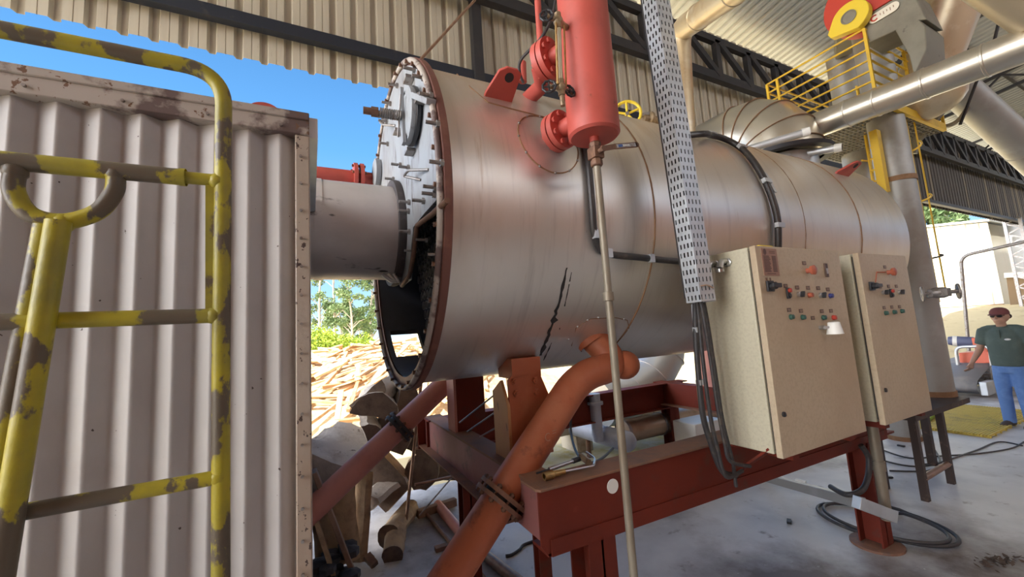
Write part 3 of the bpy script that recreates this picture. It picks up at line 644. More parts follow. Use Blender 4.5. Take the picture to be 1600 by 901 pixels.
# ================================================================== LARGE RED PIPES
def bigpipe(name, label, pts, r, fl, mt, fmt, bend=.16):
    t = thing(name, pts[-1], label, 'pipe')
    pp = fillet(pts, bend, 8); MB().tube(pp, r, 40).build('pipe', mt, t, 50)
    d = (V(pts[-1])-V(pts[-2])).normalized(); c = V(pts[-2])+d*fl; x, y = frame(d)
    for i, o_ in enumerate((-.030, .008)):
        fo = MB().lathe([(0, r), (0, r*1.52), (.022, r*1.52), (.022, r)], c+d*o_, d, 40).build('flange', fmt, t, 40)
    MB().lathe([(0, r*1.2), (.02, r*1.2)], c-d*.01, d, 32).build('gasket', 'black', t, 40)
    for k in range(10):
        a = 2*PI*k/10+.2; q = c+(x*math.cos(a)+y*math.sin(a))*r*1.32
        MB().hexbolt(q-d*.044, d, .014, .014).cyl(q-d*.05, q+d*.05, .007, n=8).hexbolt(q+d*.03, d, .014, .014).build('bolt', 'rustbolt', t, 40)
    for s_ in (V(pts[1]),):
        pass
    return t
YP = 2.06
e0 = V((1.80, 2.16, 1.90)); e1 = V((1.85, YP+.01, 1.60)); e2 = V((1.47, YP, 1.572)); e3 = V((.57, YP, .655))
dd = (e3-e2).normalized(); e3 = e2+dd*2.02
fpipe = bigpipe('large_red_pipe', 'thick orange-red pipe with bolted flange slanting down in front of the frame', [V((1.66, 2.24, 1.86)), V((1.80, 2.08, 1.60)), e2, e3], .094, (P(783, 777, 1, YP)-e2).length, 'pipered', 'flangerust', .15)
MB().lathe([(0, .12), (.05, .105), (.09, .100)], V((1.66, 2.22, 1.83)), V((.3, -.4, -.8)), 32).build('weld_collar', 'pipered', fpipe, 50)
dm = V((1.80, 2.08, 1.60)); MB().ball(dm+V((.05, -.0, 0)), .094, 24, (1.1, 1, 1)).build('pipe_end_cap', 'pipered', fpipe, 60)
# chalk scratch on the pipe
q0 = e2+dd*.40
MB().tube([q0+V((-.03+.018*math.cos(t_), -.0955, .02*math.sin(t_)-.01)) for t_ in [1.0+.4*k for k in range(12)]], .0016, 5).tube([q0+V((.0, -.0945, .016)), q0+V((.028, -.0925, .02))], .0016, 5).tube([q0+V((.0, -.0945, .004)), q0+V((.026, -.0925, .006))], .0016, 5).build('chalk_mark', 'tagline', fpipe, 50)
YR = 3.42
g2 = P(700, 596, 1, YR); g3 = P(515, 772, 1, YR); gd = (g3-g2).normalized()
bigpipe('rear_red_pipe', 'dull red pipe with sooty flange slanting down behind the frame towards the logs', [g2+V((.30, -.03, .28)), g2+V((.12, 0, .10)), g3+gd*1.1], .088, (P(626, 668, 1, YR)-(g2+V((.12, 0, .10)))).length, 'pipepink', 'blackflange', .05)

# ================================================================== WATER COLUMN
wc = thing('water_column', (1.275, 1.5, 2.79), 'bright red vertical water column vessel hanging beside the boiler top', 'vessel')
VX, VY, VR = 1.277, 1.5, .128
zb_ = 2.80
MB().lathe([(0, 0), (0, VR-.012), (.012, VR), (1.5, VR), (1.5, 0)], (VX, VY, zb_), (0, 0, 1), 48).build('vessel_body', 'vessel', wc, 40)
def nozzle(z, yb, r=.052, fr_=.105):
    n = MB().cyl((VX-.02, VY+.08, z), (VX-.06, yb, z), r, n=28).build('nozzle', 'vessel', wc)
    dirv = V((-.04, yb-VY-.08, 0)).normalized()
    c = V((VX-.035, VY+.17, z))
    for o_ in (0, .045): MB().lathe([(0, r), (0, fr_), (.033, fr_), (.033, r)], c+dirv*o_, dirv, 36).build('flange', 'vessel', wc)
    x, y = frame(dirv)
    for k in range(8):
        a = k*PI/4+.3; q = c+(x*math.cos(a)+y*math.sin(a))*fr_*.8; MB().hexbolt(q-dirv*.015, dirv, .016, .012).hexbolt(q+dirv*.08, dirv, .016, .012).build('bolt', 'vessel', wc)
def nz_line(a, b, r, fc, frad):
    a = V(a); b = V(b); d = (b-a).normalized(); MB().cyl(a, b, r, n=28).build('nozzle', 'vessel', wc)
    c = a+d*fc
    for o_ in (-.036, .004): MB().lathe([(0, r), (0, frad), (.032, frad), (.032, r)], c+d*o_, d, 36).build('flange', 'vessel', wc)
    x, y = frame(d)
    for k in range(8):
        an = k*PI/4+.3; q = c+(x*math.cos(an)+y*math.sin(an))*frad*.78; MB().hexbolt(q-d*.05, d, .015, .012).hexbolt(q+d*.036, d, .015, .012).build('bolt', 'vessel', wc)
zn = P(880, 197, 1, 1.66).z
nz_line((VX-.02, VY+.05, zn), (VX-.10, 1.90, zn), .046, .17, .105)
zn2 = P(868, 92, 1, 1.70).z
nz_line((VX-.02, VY+.05, zn2), (VX-.10, 1.78, zn2), .046, .19, .115)
# upper leg: pipe from flange back down to the drum
ua_ = V((VX-.10, 1.80, zn2)); ue = on_boiler(820, 146); MB().tube([ua_, V((VX-.05, 1.86, zn2-.06)), ue+V((0, .05, -.05))], .046, 24).build('riser_pipe', 'vessel', wc, 50)
for px0, px1, nm in ((813, 812, 'stub_pipe'), (845, 838, 'stub_pipe')):
    pass
p_a = P(840, 0, 1, 2.1); p_b = P(846, 95, 1, 2.1); MB().cyl(p_b, p_a, .022, n=14).build('vent_pipe', 'vessel', wc)
p_a = P(816, 98, 1, 2.12); p_b = P(817, 128, 1, 2.12); MB().cyl(p_b, p_a, .026, n=14).build('stub_pipe', 'vessel', wc)
# gauge glass with its cocks
gg = thing('gauge_glass', (1.0, 1.45, 2.95), 'brass framed gauge glass with black handwheel cocks left of the red vessel', 'gauge')
def gp(x, y): return P(x, y, 1, 1.46)
gt = gp(873, 40); gb = gp(876, 135)
MB().cyl(gt, gb, .012, n=14).build('glass_tube', 'glass', gg)
for dx in (-.022, .024): MB().cyl(gt+V((dx, -.01, 0)), gb+V((dx, -.01, 0)), .005, n=8).build('guard_rod', 'brass', gg)
MB().bar(gt+V((0, .01, -.0)), gb+V((0, .01, 0)), .03, .006, (0, 1, 0)).build('backing_strip', 'brass', gg, 30)
def wheel(mb, c, ax, R_, n=9):
    c = V(c); ax = V(ax).normalized(); x, y = frame(ax)
    mb.tube([c+(x*math.cos(t)+y*math.sin(t))*R_*(1+.06*math.cos(t*n)) for t in [2*PI*k/36 for k in range(36)]], R_*.2, 8, True)
    for k in range(4):
        t = k*PI/2; mb.cyl(c, c+(x*math.cos(t)+y*math.sin(t))*R_, R_*.13, n=6)
    mb.cyl(c-ax*R_*.25, c+ax*R_*.25, R_*.25, n=10); return mb
for nm, pc, wc_, wax in (('upper', (872, 33), (854, 24), (-.6, -.8, .1)), ('lower', (877, 137), (858, 135), (-.6, -.8, .1))):
    c = gp(*pc); MB().ball(c, .025, 12).cyl(c-V((0, 0, .04)), c+V((0, 0, .04)), .017, n=8).cyl(c, gp(*wc_), .011, n=10).cyl(c, c+V((.10, .03, .0)), .014, n=10).build('cock_body', 'oldbrass', gg)
    wheel(MB(), gp(*wc_), wax, .030).build('handwheel', 'black', gg, 50)
wheel(MB(), gp(890, 142), (.1, -1, .1), .028).build('handwheel', 'black', gg, 50)
c = gp(878, 150); MB().cyl(c, c-V((0, 0, .05)), .012, n=10).build('drain_nipple', 'oldbrass', gg)
# drain pipe with ball valve
dp = thing('drain_pipe', (1.25, 1.5, 0), 'slim old galvanised drain pipe hanging from the red vessel down to the floor', 'pipe')
zv = P(932, 240, 1, 1.5).z
MB().cyl((VX, VY, zb_+.01), (VX, VY, zv+.03), .024, n=20).build('red_nipple', 'vessel', dp, label='red painted nipple')
MB().cyl((VX, VY, zv-.03), (VX-.005, VY, .0), .0185, n=20).build('pipe', 'galvpipe', dp)
zc = P(947, 463, 1, 1.5).z
MB().lathe([(-.022, .0185), (-.02, .026), (.02, .026), (.022, .0185)], (VX-.003, VY, zc), (0, 0, 1), 20).build('coupling', 'galvpipe', dp)
bv = thing('ball_valve', (VX, VY, zv-.06), 'rusty ball valve with long lever handle under the red vessel', 'valve')
MB().bb((VX-.03, VY-.03, zv-.03), (VX+.03, VY+.03, zv+.03)).lathe([(-.07, .02), (-.065, .03), (-.04, .03), (-.03, .024), (.03, .024), (.04, .03), (.055, .03), (.06, .02)], (VX, VY, zv), (0, 0, 1), 8).build('valve_body', 'rustbolt', bv, 30, .004)
MB().cyl((VX, VY-.03, zv), (VX, VY-.055, zv), .012, n=10).hexbolt((VX, VY-.05, zv), (0, -1, 0), .016, .014).build('stem', 'rustbolt', bv)
h0 = V((VX, VY-.058, zv)); h1 = P(960, 229, 1, VY-.06); h2 = P(995, 226, 1, VY-.06)
lev = MB().bar(h0, h1, .026, .005, (0, -1, 0)).bar(h1, h2, .027, .006, (0, -1, 0)).cyl(h2-V((0, .003, 0)), h2+V((0, .003, 0)), .0135, n=16).build('lever', 'rustbolt', bv, 30)
hm = (h1+h2)/2; hd = (h2-h1).normalized()
MB().bar(h1+hd*.01-V((0, .004, 0)), h2-hd*.012-V((0, .004, 0)), .017, .003, (0, -1, 0)).build('grip_label', 'dullsteel', lev, 30)
MB().bar(h1+hd*.022-V((0, .006, 0)), h1+hd*.048-V((0, .006, 0)), .013, .002, (0, -1, 0)).build('blue_mark', 'bluemark', lev, 30)
lt = MB()
for k in range(4): lt.bar(h1+hd*(.056+.011*k)-V((0, .006, 0)), h1+hd*(.062+.011*k)-V((0, .006, 0)), .008, .002, (0, -1, 0))
lt.build('worn_lettering', 'white', lev, 30)
# thin black capillary lines by the column
solo(MB().tube(bez([P(868, 0, 1, 1.75), P(862, 28, 1, 1.75), P(845, 60, 1, 1.8), P(815, 92, 1, 1.95), P(812, 112, 1, 2.0), P(818, 130, 1, 2.02)]), .009, 8), 'capillary_line', 'cable', 'thin black tube curving down beside the upper red flange', 'tube')

# ================================================================== CABLE TRAY
tyF = 1.47; W_ = .118
b0 = P(1096, 471, 1, tyF); b1 = P(1025, 0, 1, tyF); td = (b1-b0).normalized(); TL = (b1-b0).length+.6
ty_ = thing('cable_tray', b0, 'grey perforated cable tray channel rising past the boiler beside the cabinet', 'cable tray')
RH = .0485
def perf(o_, ux, width, nm):
    """perforated sheet: four slots to a row"""
    ux = V(ux); ux = (ux-td*ux.dot(td)).normalized(); mb = MB(); nr = int(TL/RH); ncol = 4
    for r_ in range(nr):
        z0, z1_ = r_*RH, (r_+1)*RH; xs_ = [0]; sl_ = width/ncol; sh_ = .18*sl_*(1 if r_ % 2 else -1)
        for c_ in range(ncol):
            a = sl_*(.5+c_)+sh_; xs_ += [a-.0046, a+.0046]
        xs_.append(width); za, zc_ = z0+.011, z1_-.011
        for i in range(len(xs_)-1):
            q = lambda x, z: o_+ux*x+td*z
            if i % 2 == 0: mb.add([q(xs_[i], z0), q(xs_[i+1], z0), q(xs_[i+1], z1_), q(xs_[i], z1_)], [(0, 1, 2, 3)])
            else:
                mb.add([q(xs_[i], z0), q(xs_[i+1], z0), q(xs_[i+1], za), q(xs_[i], za)], [(0, 1, 2, 3)])
                mb.add([q(xs_[i], zc_), q(xs_[i+1], zc_), q(xs_[i+1], z1_), q(xs_[i], z1_)], [(0, 1, 2, 3)])
    ob = mb.build(nm, 'galv', ty_, 0); s_ = ob.modifiers.new('t', 'SOLIDIFY'); s_.thickness = .0018; s_.offset = 0
DT = P(1073, 472, 0, b0.x).y-tyF
perf(b0, (1, .0, .0), W_, 'perforated_front'); perf(b0, (0, 1, 0), DT, 'perforated_side')
q1 = b0+td*.03
for k in range(5):
    o_ = V((.016+.020*k, .022+.018*(k % 2), 0)); solo(MB().cyl(q1+o_, q1+o_+td*(TL-.06), .0125, n=10), 'tray_cable', 'cable', ('black cable inside the tray nearest its left edge', 'second black cable inside the perforated tray', 'middle black cable inside the perforated tray', 'fourth black cable inside the perforated tray', 'black cable inside the tray nearest the cabinet')[k], 'cable', 'cables inside the tray')
for k in range(3):
    o_ = V((.02, .06+.024*k, 0)); solo(MB().cyl(q1+o_, q1+o_+td*(TL-.06), .0125, n=10), 'tray_cable', 'cable', ('black cable along the tray side, frontmost', 'black cable along the tray side, middle one', 'black cable along the tray side, rearmost')[k], 'cable', 'cables inside the tray')
MB().prism([b0+V((W_, 0, 0)), b0+V((W_, DT, 0)), b0+V((W_, DT, 0))+td*TL, b0+V((W_, 0, 0))+td*TL], (.0018, 0, 0)).build('far_side', 'galv', ty_, 0)
MB().prism([b0+V((0, DT, 0)), b0+V((W_, DT, 0)), b0+V((W_, DT, 0))+td*TL, b0+V((0, DT, 0))+td*TL], (0, .0018, 0)).build('back_cover', 'galv', ty_, 0)
tq = MB()
for k in range(8):
    p = b0+td*(.06+k*.0)+V((.02+.09*k/7, -.004-.012*math.sin(k/7*PI), -.01+.018*math.sin(k/7*PI)+.012)); tq.v.append(p)
tq = MB().tube(bez([b0+td*.085+V((.01, -.003, 0)), b0+td*.088+V((.05, -.012, 0)), b0+td*.075+V((.105, -.003, 0))]), .004, 6)
tq.build('torn_tie_strip', 'tagline', ty_, 50)

# ================================================================== CONTROL CABINETS
CYF = 1.33
def cabinet(x0, x1, zb0, zt0, yb, label):
    t = thing('control_cabinet', ((x0+x1)/2, (CYF+yb)/2, zb0), label, 'cabinet')
    MB().bb((x0+.004, CYF+.048, zb0+.012), (x1-.004, yb, zt0-.0)).build('body', 'cabinet', t, 30, .006)
    MB().bb((x0+.02, CYF+.03, zb0+.03), (x1-.02, CYF+.055, zt0-.02)).build('door_seal', 'gasket', t, 30)
    d = MB().bb((x0, CYF, zb0), (x1, CYF+.034, zt0)).build('door', 'cabdoor_shaded', t, 30, .004)
    return t, d
X0, X1, Z0, Z1 = 2.186, 3.062, 1.115, 2.248
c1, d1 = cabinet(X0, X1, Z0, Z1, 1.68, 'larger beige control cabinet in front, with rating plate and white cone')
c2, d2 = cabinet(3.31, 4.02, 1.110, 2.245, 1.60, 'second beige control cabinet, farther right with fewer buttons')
def cp(x, y, dy=0): return P(x, y, 1, CYF-dy)
def nameplate(d, px, py, w_=.036, h_=.022):
    p = cp(px, py); n_ = MB().box((p.x, CYF-.0015, p.z), (w_, .003, h_)).build('legend_plate', 'tag', d, 30)
    MB().box((p.x, CYF-.0034, p.z+.003), (w_*.72, .001, h_*.16)).box((p.x, CYF-.0034, p.z-.004), (w_*.6, .001, h_*.14)).build('legend_lines', 'tagline', n_, 0)
def button(d, px, py, mt, r=.0135, h=.018, nm='push_button'):
    p = cp(px, py); p = V((p.x, CYF, p.z))
    b = MB().lathe([(0, r*1.15), (-.006, r*1.15), (-.008, r), (-h, r*.96), (-h-.002, 0)], p, (0, 1, 0), 20).build(nm, mt, d, 40)
def mush(d, px, py):
    p = cp(px, py); p = V((p.x, CYF, p.z)); b = MB().lathe([(0, .016), (-.012, .014), (-.022, .014), (-.024, .026), (-.040, .029), (-.046, .02), (-.047, 0)], p, (0, 1, 0), 24).build('emergency_stop', 'mush', d, 40)
def selector(d, px, py):
    p = cp(px, py); p = V((p.x, CYF, p.z)); b = MB().lathe([(0, .016), (-.012, .016), (-.014, .013), (-.016, 0)], p, (0, 1, 0), 20).build('selector_switch', 'metalknob', d, 40)
    MB().box(p+V((0, -.024, 0)), (.012, .02, .034), M3.Rotation(.4, 3, 'Y')).build('selector_knob', 'black', b, 30, .002)
def mainswitch(d, px, py):
    p = cp(px, py); p = V((p.x, CYF, p.z)); b = MB().box(p+V((0, -.006, 0)), (.06, .012, .06)).build('main_switch', 'black', d, 30, .003)
    MB().cyl(p, p+V((0, -.04, 0)), .02, n=20).box(p+V((-.01, -.046, 0)), (.075, .016, .024)).build('switch_handle', 'black', b, 30, .003)
def duo(d, px, py):
    p = cp(px, py); p = V((p.x, CYF, p.z)); b = MB().box(p+V((0, -.006, 0)), (.028, .012, .062)).build('double_button', 'black', d, 30, .004)
    MB().lathe([(0, .012), (-.012, .012), (-.014, 0)], p+V((0, -.012, .015)), (0, 1, 0), 16).build('red_button', 'red', b); MB().lathe([(0, .012), (-.006, .012), (-.008, 0)], p+V((0, -.012, -.015)), (0, 1, 0), 16).build('black_button', 'black', b)
mush(d1, 1261, 423); nameplate(d1, 1256, 411)
p = cp(1290, 422); rk = MB().box((p.x, CYF-.004, p.z), (.032, .008, .085)).build('hour_meter', 'tag', d1, 30, .002); MB().box((p.x, CYF-.009, p.z-.006), (.016, .004, .034)).build('meter_window', 'metalknob', rk, 30)
mainswitch(d1, 1202, 447)
for px, py, f_ in ((1230, 458, duo), (1247.5, 460, selector), (1281, 461.5, selector)): f_(d1, px, py)
button(d1, 1264, 461, 'mush', .0135, .022); button(d1, 1296.5, 462, 'blue', .0135)
for px, py in ((1227, 446.5), (1245, 449), (1262, 449.5), (1278, 450), (1293, 452)): nameplate(d1, px, py)
for px, py, mt_ in ((1235, 495, 'green'), (1253, 495.5, 'green'), (1285.5, 496, 'green'), (1301.5, 496, 'red')): button(d1, px, py, mt_)
for px, py in ((1232.5, 484), (1251, 485.5), (1283.5, 486), (1298, 485.5), (1269.5, 496.5)): nameplate(d1, px, py)
# white cone sounder on its little bracket
p = cp(1287, 511); cz = MB().lathe([(.026, 0), (.03, .022), (.026, .03), (-.005, .034), (-.012, .036), (-.042, .042), (-.044, .0)], (p.x, CYF-.055, p.z), (0, 0, 1), 28).build('cone_sounder', 'white', d1, 40)
MB().cyl((p.x-.045, CYF, p.z), (p.x-.045, CYF-.03, p.z), .012, n=12).cyl((p.x-.06, CYF-.022, p.z), (p.x-.02, CYF-.045, p.z), .007, n=10).build('sounder_bracket', 'metalknob', cz, 40)
# rating plate with lines of print
a = cp(1187, 387.5); b = cp(1212, 432)
plx0, plx1, plz0, plz1 = a.x+.005, a.x+.148, b.z+.005, a.z+.0
rp1 = MB().bb((plx0, CYF-.003, plz0), (plx1, CYF, plz1)).build('rating_plate', 'plate', d1, 30)
ln = MB(); wpl = plx1-plx0; hpl = plz1-plz0
ln.prism([(plx0+.2*wpl+.014*math.cos(t), CYF-.0035, plz1-.13*hpl+.018*math.sin(t)) for t in [2*PI*k/16 for k in range(16)]], (0, -.0012, 0))
for k in range(2): ln.bb((plx0+.5*wpl, CYF-.0042, plz1-(.09+.06*k)*hpl), (plx0+.86*wpl, CYF-.0028, plz1-(.115+.06*k)*hpl))
for k in range(11):
    z = plz1-(.27+.055*k)*hpl
    ln.bb((plx0+.08*wpl, CYF-.0042, z), (plx0+(.44+.1*((k*7) % 3)/3)*wpl, CYF-.0028, z-.006)); ln.bb((plx0+.62*wpl, CYF-.0042, z), (plx0+.88*wpl, CYF-.0028, z-.006))
ln.bb((plx0+.2*wpl, CYF-.0042, plz0+.06*hpl), (plx0+.75*wpl, CYF-.0028, plz0+.085*hpl))
ln.build('plate_print', 'ink', rp1, 0)
def letters(mb, txt, x, z, s):
    G = {'T': [((0, 1), (1, 1)), ((.5, 1), (.5, 0))], 'E': [((0, 0), (0, 1)), ((0, 1), (.8, 1)), ((0, .5), (.7, .5)), ((0, 0), (.8, 0))], '8': [((0, 0), (0, 1)), ((1, 0), (1, 1)), ((0, 0), (1, 0)), ((0, .5), (1, .5)), ((0, 1), (1, 1))]}
    for c_ in txt:
        for a, b in G.get(c_, ()): mb.bar((x+a[0]*s*.6, CYF-.001, z+a[1]*s), (x+b[0]*s*.6+1e-4, CYF-.001, z+b[1]*s+1e-4), .0025, .002, (0, 1, 0))
        x += s*.95
    return mb
p = cp(1196, 438); letters(MB(), 'TE 8', p.x, p.z, .014).build('hand_written_mark', 'ink', d1, 0)
p = cp(1224, 647); lk = MB().lathe([(0, .014), (-.008, .014), (-.01, .010), (-.01, 0)], (p.x, CYF, p.z), (0, 1, 0), 16).build('door_lock', 'black', d1)
p = cp(1383, 609); MB().lathe([(0, .014), (-.008, .014), (-.01, .010), (-.01, 0)], (p.x, CYF, p.z), (0, 1, 0), 16).build('door_lock', 'black', d2)
# second cabinet's controls
mush(d2, 1387, 425.5); nameplate(d2, 1382, 417); mainswitch(d2, 1361, 447)
for px, py, f_ in ((1379, 457, selector), (1391, 458, duo), (1404, 456.5, selector)): f_(d2, px, py)
for px, py in ((1375, 448), (1388, 447), (1400, 447)): nameplate(d2, px, py)
for px, py, mt_ in ((1383, 489, 'green'), (1396, 487.5, 'green'), (1408, 486, 'green')): button(d2, px, py, mt_)
for px, py in ((1381, 480.5), (1393, 479.5), (1405, 479)): nameplate(d2, px, py)
MB().tube([cp(1370, 425, .002), cp(1384, 425, .002)], .004, 6).tube([cp(1370, 425, .002), cp(1368, 441, .002)], .003, 6).build('tape_mark', 'mush', d2)
# cable glands on the side of the first cabinet
for px, py in ((1119, 413), (1137, 410)):
    c = P(px, py, 0, X0); g_ = MB().lathe([(0, .026), (-.012, .026), (-.014, .02), (-.03, .02)], (X0+.004, c.y, c.z-.0), (1, 0, 0), 6).build('cable_gland', 'metalknob', c1, 40)
    MB().tube(bez([(X0-.02, c.y, c.z+.005), (X0-.055, c.y, c.z+.002), (X0-.075, c.y, c.z-.035)], 5), .017, 12).lathe([(0, .022), (.018, .022), (.02, .014), (.02, .0)], (X0-.078, c.y, c.z-.058), (0, 0, 1), 12).build('gland_elbow', 'metalknob', g_, 40)
# yellow tool on top of the first cabinet
yt = thing('yellow_box_cutter', P(1188, 380, 1, 1.42), 'small yellow box cutter lying on top of the front cabinet', 'knife')
ya = P(1172, 380, 1, 1.42); yb2 = P(1201, 379, 1, 1.42); ya.z = yb2.z = Z1+.013
MB().bar(ya+V((.045, 0, 0)), yb2, .05, .026).build('handle', 'wheelyellow', yt, 30, .006)
MB().bar(ya, ya+V((.05, 0, 0)), .03, .016).bar(yb2, yb2+V((.015, 0, 0)), .04, .022).build('black_tips', 'black', yt, 30, .004)

# cables from the tray down beside the cabinet
CB = [((1086, 474), (1088, 540), (1097, 640), (1110, 690), (1128, 735), (1150, 742)), ((1090, 476), (1098, 560), (1110, 650), (1121, 700), (1134, 744), (1160, 735)),
      ((1096, 476), (1110, 560), (1122, 640), (1132, 690), (1141, 720), (1172, 728)), ((1100, 474), (1116, 570), (1128, 650), (1137, 690), (1145, 722), (1150, 760))]
for i, pts in enumerate(CB):
    yv = (1.62, 1.55, 1.50, 1.58)[i]; q = [P(*p, 1, yv) for p in pts]; q = [V((b0.x+.02+.025*i, tyF+.05+.02*i, b0.z+.25))]+q
    solo(MB().tube(bez(q), (.016, .011, .010, .010)[i], 10), 'power_cable', 'cable', ('thickest black cable hanging from the tray nearest the boiler', 'second black cable from the boiler in the bundle under the tray', 'third black cable in the bundle beside the cabinet side', 'black cable closest to the cabinet in the hanging bundle')[i], 'cable', 'cables under the tray')
cl2 = MB()
ccp = thing('galvanised_strip', P(1090, 600, 1, 1.66), 'thin galvanised strip with clips behind the hanging cables', 'strip')
MB().bar(P(1083, 475, 1, 1.66), P(1098, 655, 1, 1.66), .012, .02, (0, 1, 0)).build('strip', 'galv', ccp, 30)
for px, py in ((1089, 515), (1094, 597)): MB().box(P(px, py, 1, 1.62), (.04, .03, .03)).build('clip', 'galv', ccp, 30)

# ================================================================== CONDUITS ON THE DRUM
def drumline(px, r=.022): return [on_boiler(x, y, BR+r) for x, y in px]
ca = [bpt(2.76, 1.5, BR+.03)]+drumline(((1085, 210), (1110, 211), (1135, 218), (1160, 233), (1180, 256), (1196, 284), (1208, 314), (1215, 345), (1216, 383), (1214, 430)), .03)
cdo = thing('armoured_cable', ca[5], 'black armoured cable arching over the drum between tray and second seam', 'cable')
MB().tube(bez(ca, 5), .024, 12).build('cable', 'conduit', cdo, 60)
for px, py in ((1112, 211), (1158, 231), (1196, 284), (1216, 352)):
    p = on_boiler(px, py, BR+.03); a_ = bang(p); MB().box(p+V((0, math.cos(a_)*.012, math.sin(a_)*.012)), (.085, .03, .035), M3.Rotation(a_, 3, 'X')).build('clip', 'galv', cdo, 30)
MB().bar(on_boiler(1196, 270, BR+.004), on_boiler(1212, 300, BR+.004), .03, .006, (0, -1, 0)).build('flat_stay', 'galv', cdo, 30)
cb_ = drumline(((914, 222), (920, 262), (925, 320), (929, 365), (940, 391), (958, 398), (1000, 402), (1035, 406), (1085, 410)), .022)
cd2 = thing('low_conduit', cb_[4], 'black conduit bending round the drum behind the drain pipe to the tray', 'conduit')
MB().tube(bez(cb_, 5), .020, 12).build('cable', 'conduit', cd2, 60)
for px, py in ((930, 366), (950, 396), (1016, 404)):
    p = on_boiler(px, py, BR+.022); MB().box(p+V((0, -.008, 0)), (.035, .03, .05)).build('clip', 'galv', cd2, 30)

# ================================================================== TOP OF THE DRUM
hw = thing('yellow_handwheel', P(980, 190, 1, 2.75), 'yellow valve handwheel peeping over the boiler crest', 'handwheel')
hc = P(980, 178, 1, 2.9); x, y = V((.8, -.6, 0)), V((0, 0, 1))
wm = MB(); RW = .135
wm.tube([hc+(x*math.cos(t)+y*math.sin(t))*RW for t in [2*PI*k/40 for k in range(40)]], .016, 8, True)
for k in range(5): t = 2*PI*k/5+.3; wm.cyl(hc, hc+(x*math.cos(t)+y*math.sin(t))*RW, .012, n=8)
wm.build('wheel', 'wheelyellow', hw, 50); MB().cyl(hc-V((.6, .8, 0))*.02, hc+V((.6, .8, 0))*.3, .02, n=10).build('stem', 'dullsteel', hw)
vb = thing('safety_valve', P(1015, 188, 1, 2.9), 'dark brass valve body on the boiler crest left of the tray', 'valve')
p = P(1016, 186, 1, 2.9)
MB().cyl(p+V((-.12, 0, -.02)), p+V((.16, 0, .0)), .05, n=16).lathe([(0, .05), (.02, .075), (.05, .075), (.07, .05)], p+V((-.05, 0, 0)), (1, 0, 0), 20).cyl(p+V((0, 0, -.2)), p+V((0, 0, .05)), .045, n=16).build('valve_body', 'oldbrass', vb)
MB().bar(p+V((-.16, -.02, -.0)), p+V((.02, -.02, .06)), .04, .03).build('lever', 'dullsteel', vb, 30)
sv = thing('rusty_eye_fitting', P(1076, 160, 1, 2.9), 'rusty coiled fitting on a thin pipe right of the tray', 'fitting')
p = P(1076, 158, 1, 2.9); MB().tube([p+V((.04*math.cos(t), -.02, .055*math.sin(t)+.004*t)) for t in [.35*k for k in range(36)]], .014, 8).build('coil', 'rustbolt', sv, 50)
MB().cyl(p+V((.02, 0, -.6)), p+V((.02, 0, 0)), .02, n=10).build('stem', 'rustbolt', sv)
# white capped pipes lying across the drum
for i, (pe, ps) in enumerate((((1264, 205), (1172, 232)), ((1314, 230), (1232, 245)))):
    e_ = P(*pe, 1, 2.15); s_ = P(*ps, 1, 2.62); d_ = (s_-e_).normalized()
    t = thing('capped_pipe', (e_+s_)/2, ('upper left capped grey-white pipe stub sticking out over the drum', 'lower right capped grey-white pipe stub sticking out over the drum')[i], 'pipe')
    MB().cyl(e_, s_+d_*.6, .040, n=20).build('pipe', 'aludull', t)
    MB().lathe([(-.01, .0), (-.01, .045), (.03, .047), (.06, .047), (.06, .040)], e_, d_, 24).build('cap', 'white', t); MB().lathe([(-.012, 0), (-.012, .038), (-.008, .038)], e_, d_, 20).build('dark_end', 'black', t)
# big silver elbow behind the drum
el = thing('silver_elbow', (5.36, 2.8, 3.45), 'big segmented silver duct elbow behind the boiler crest', 'duct')
er = .47; xc, yc0, za_ = 5.36, 2.80, 4.30; R_ = .42
arc = [V((xc, yc0+R_-R_*math.cos(t), za_-R_+R_*math.sin(t))) for t in [PI/2*k/4 for k in range(5)]]
arc = [V((xc, yc0, za_-R_-.06))]+arc+[V((xc-.12, 4.92, za_+.0))]
MB().tube(arc, er, 48).build('elbow', 'alu2', el, 20)
for i in range(1, 6):
    c = arc[i]; d_ = (arc[i+1]-arc[i-1]).normalized(); x, y = frame(d_); MB().tube([c+(x*math.cos(t)+y*math.sin(t))*er*1.015 for t in [2*PI*k/48 for k in range(48)]], .007, 6, True).build('segment_seam', 'rusttip', el, 50)
MB().lathe([(0, er), (0, er+.09), (-.05, er+.09), (-.05, er)], arc[0]+V((0, 0, .02)), (0, 0, 1), 48).build('flange', 'darksteel', el)
MB().cyl((xc, yc0, 3.45), (xc, yc0, arc[0].z-.03), er*.84, n=40).build('outlet_neck', 'aludull', el)
# lower silver elbow seen under the drum
el2 = thing('low_silver_duct', (4.6, 4.2, 0), 'pale silver duct bend seen under the drum behind the frame', 'duct')
ea = [V((4.6, 4.25, 2.6)), V((4.6, 4.25, 1.75)), V((4.48, 4.25, 1.4)), V((4.2, 4.25, 1.12)), V((3.8, 4.25, .95)), V((3.3, 4.25, .9))]
MB().tube(ea, .30, 40).build('duct', 'aludull', el2, 25)
for i in range(1, 5):
    c = ea[i]; d_ = (ea[i+1]-ea[i-1]).normalized(); x, y = frame(d_); MB().tube([c+(x*math.cos(t)+y*math.sin(t))*.305 for t in [2*PI*k/40 for k in range(40)]], .006, 6, True).build('segment_seam', 'duct', el2, 50)

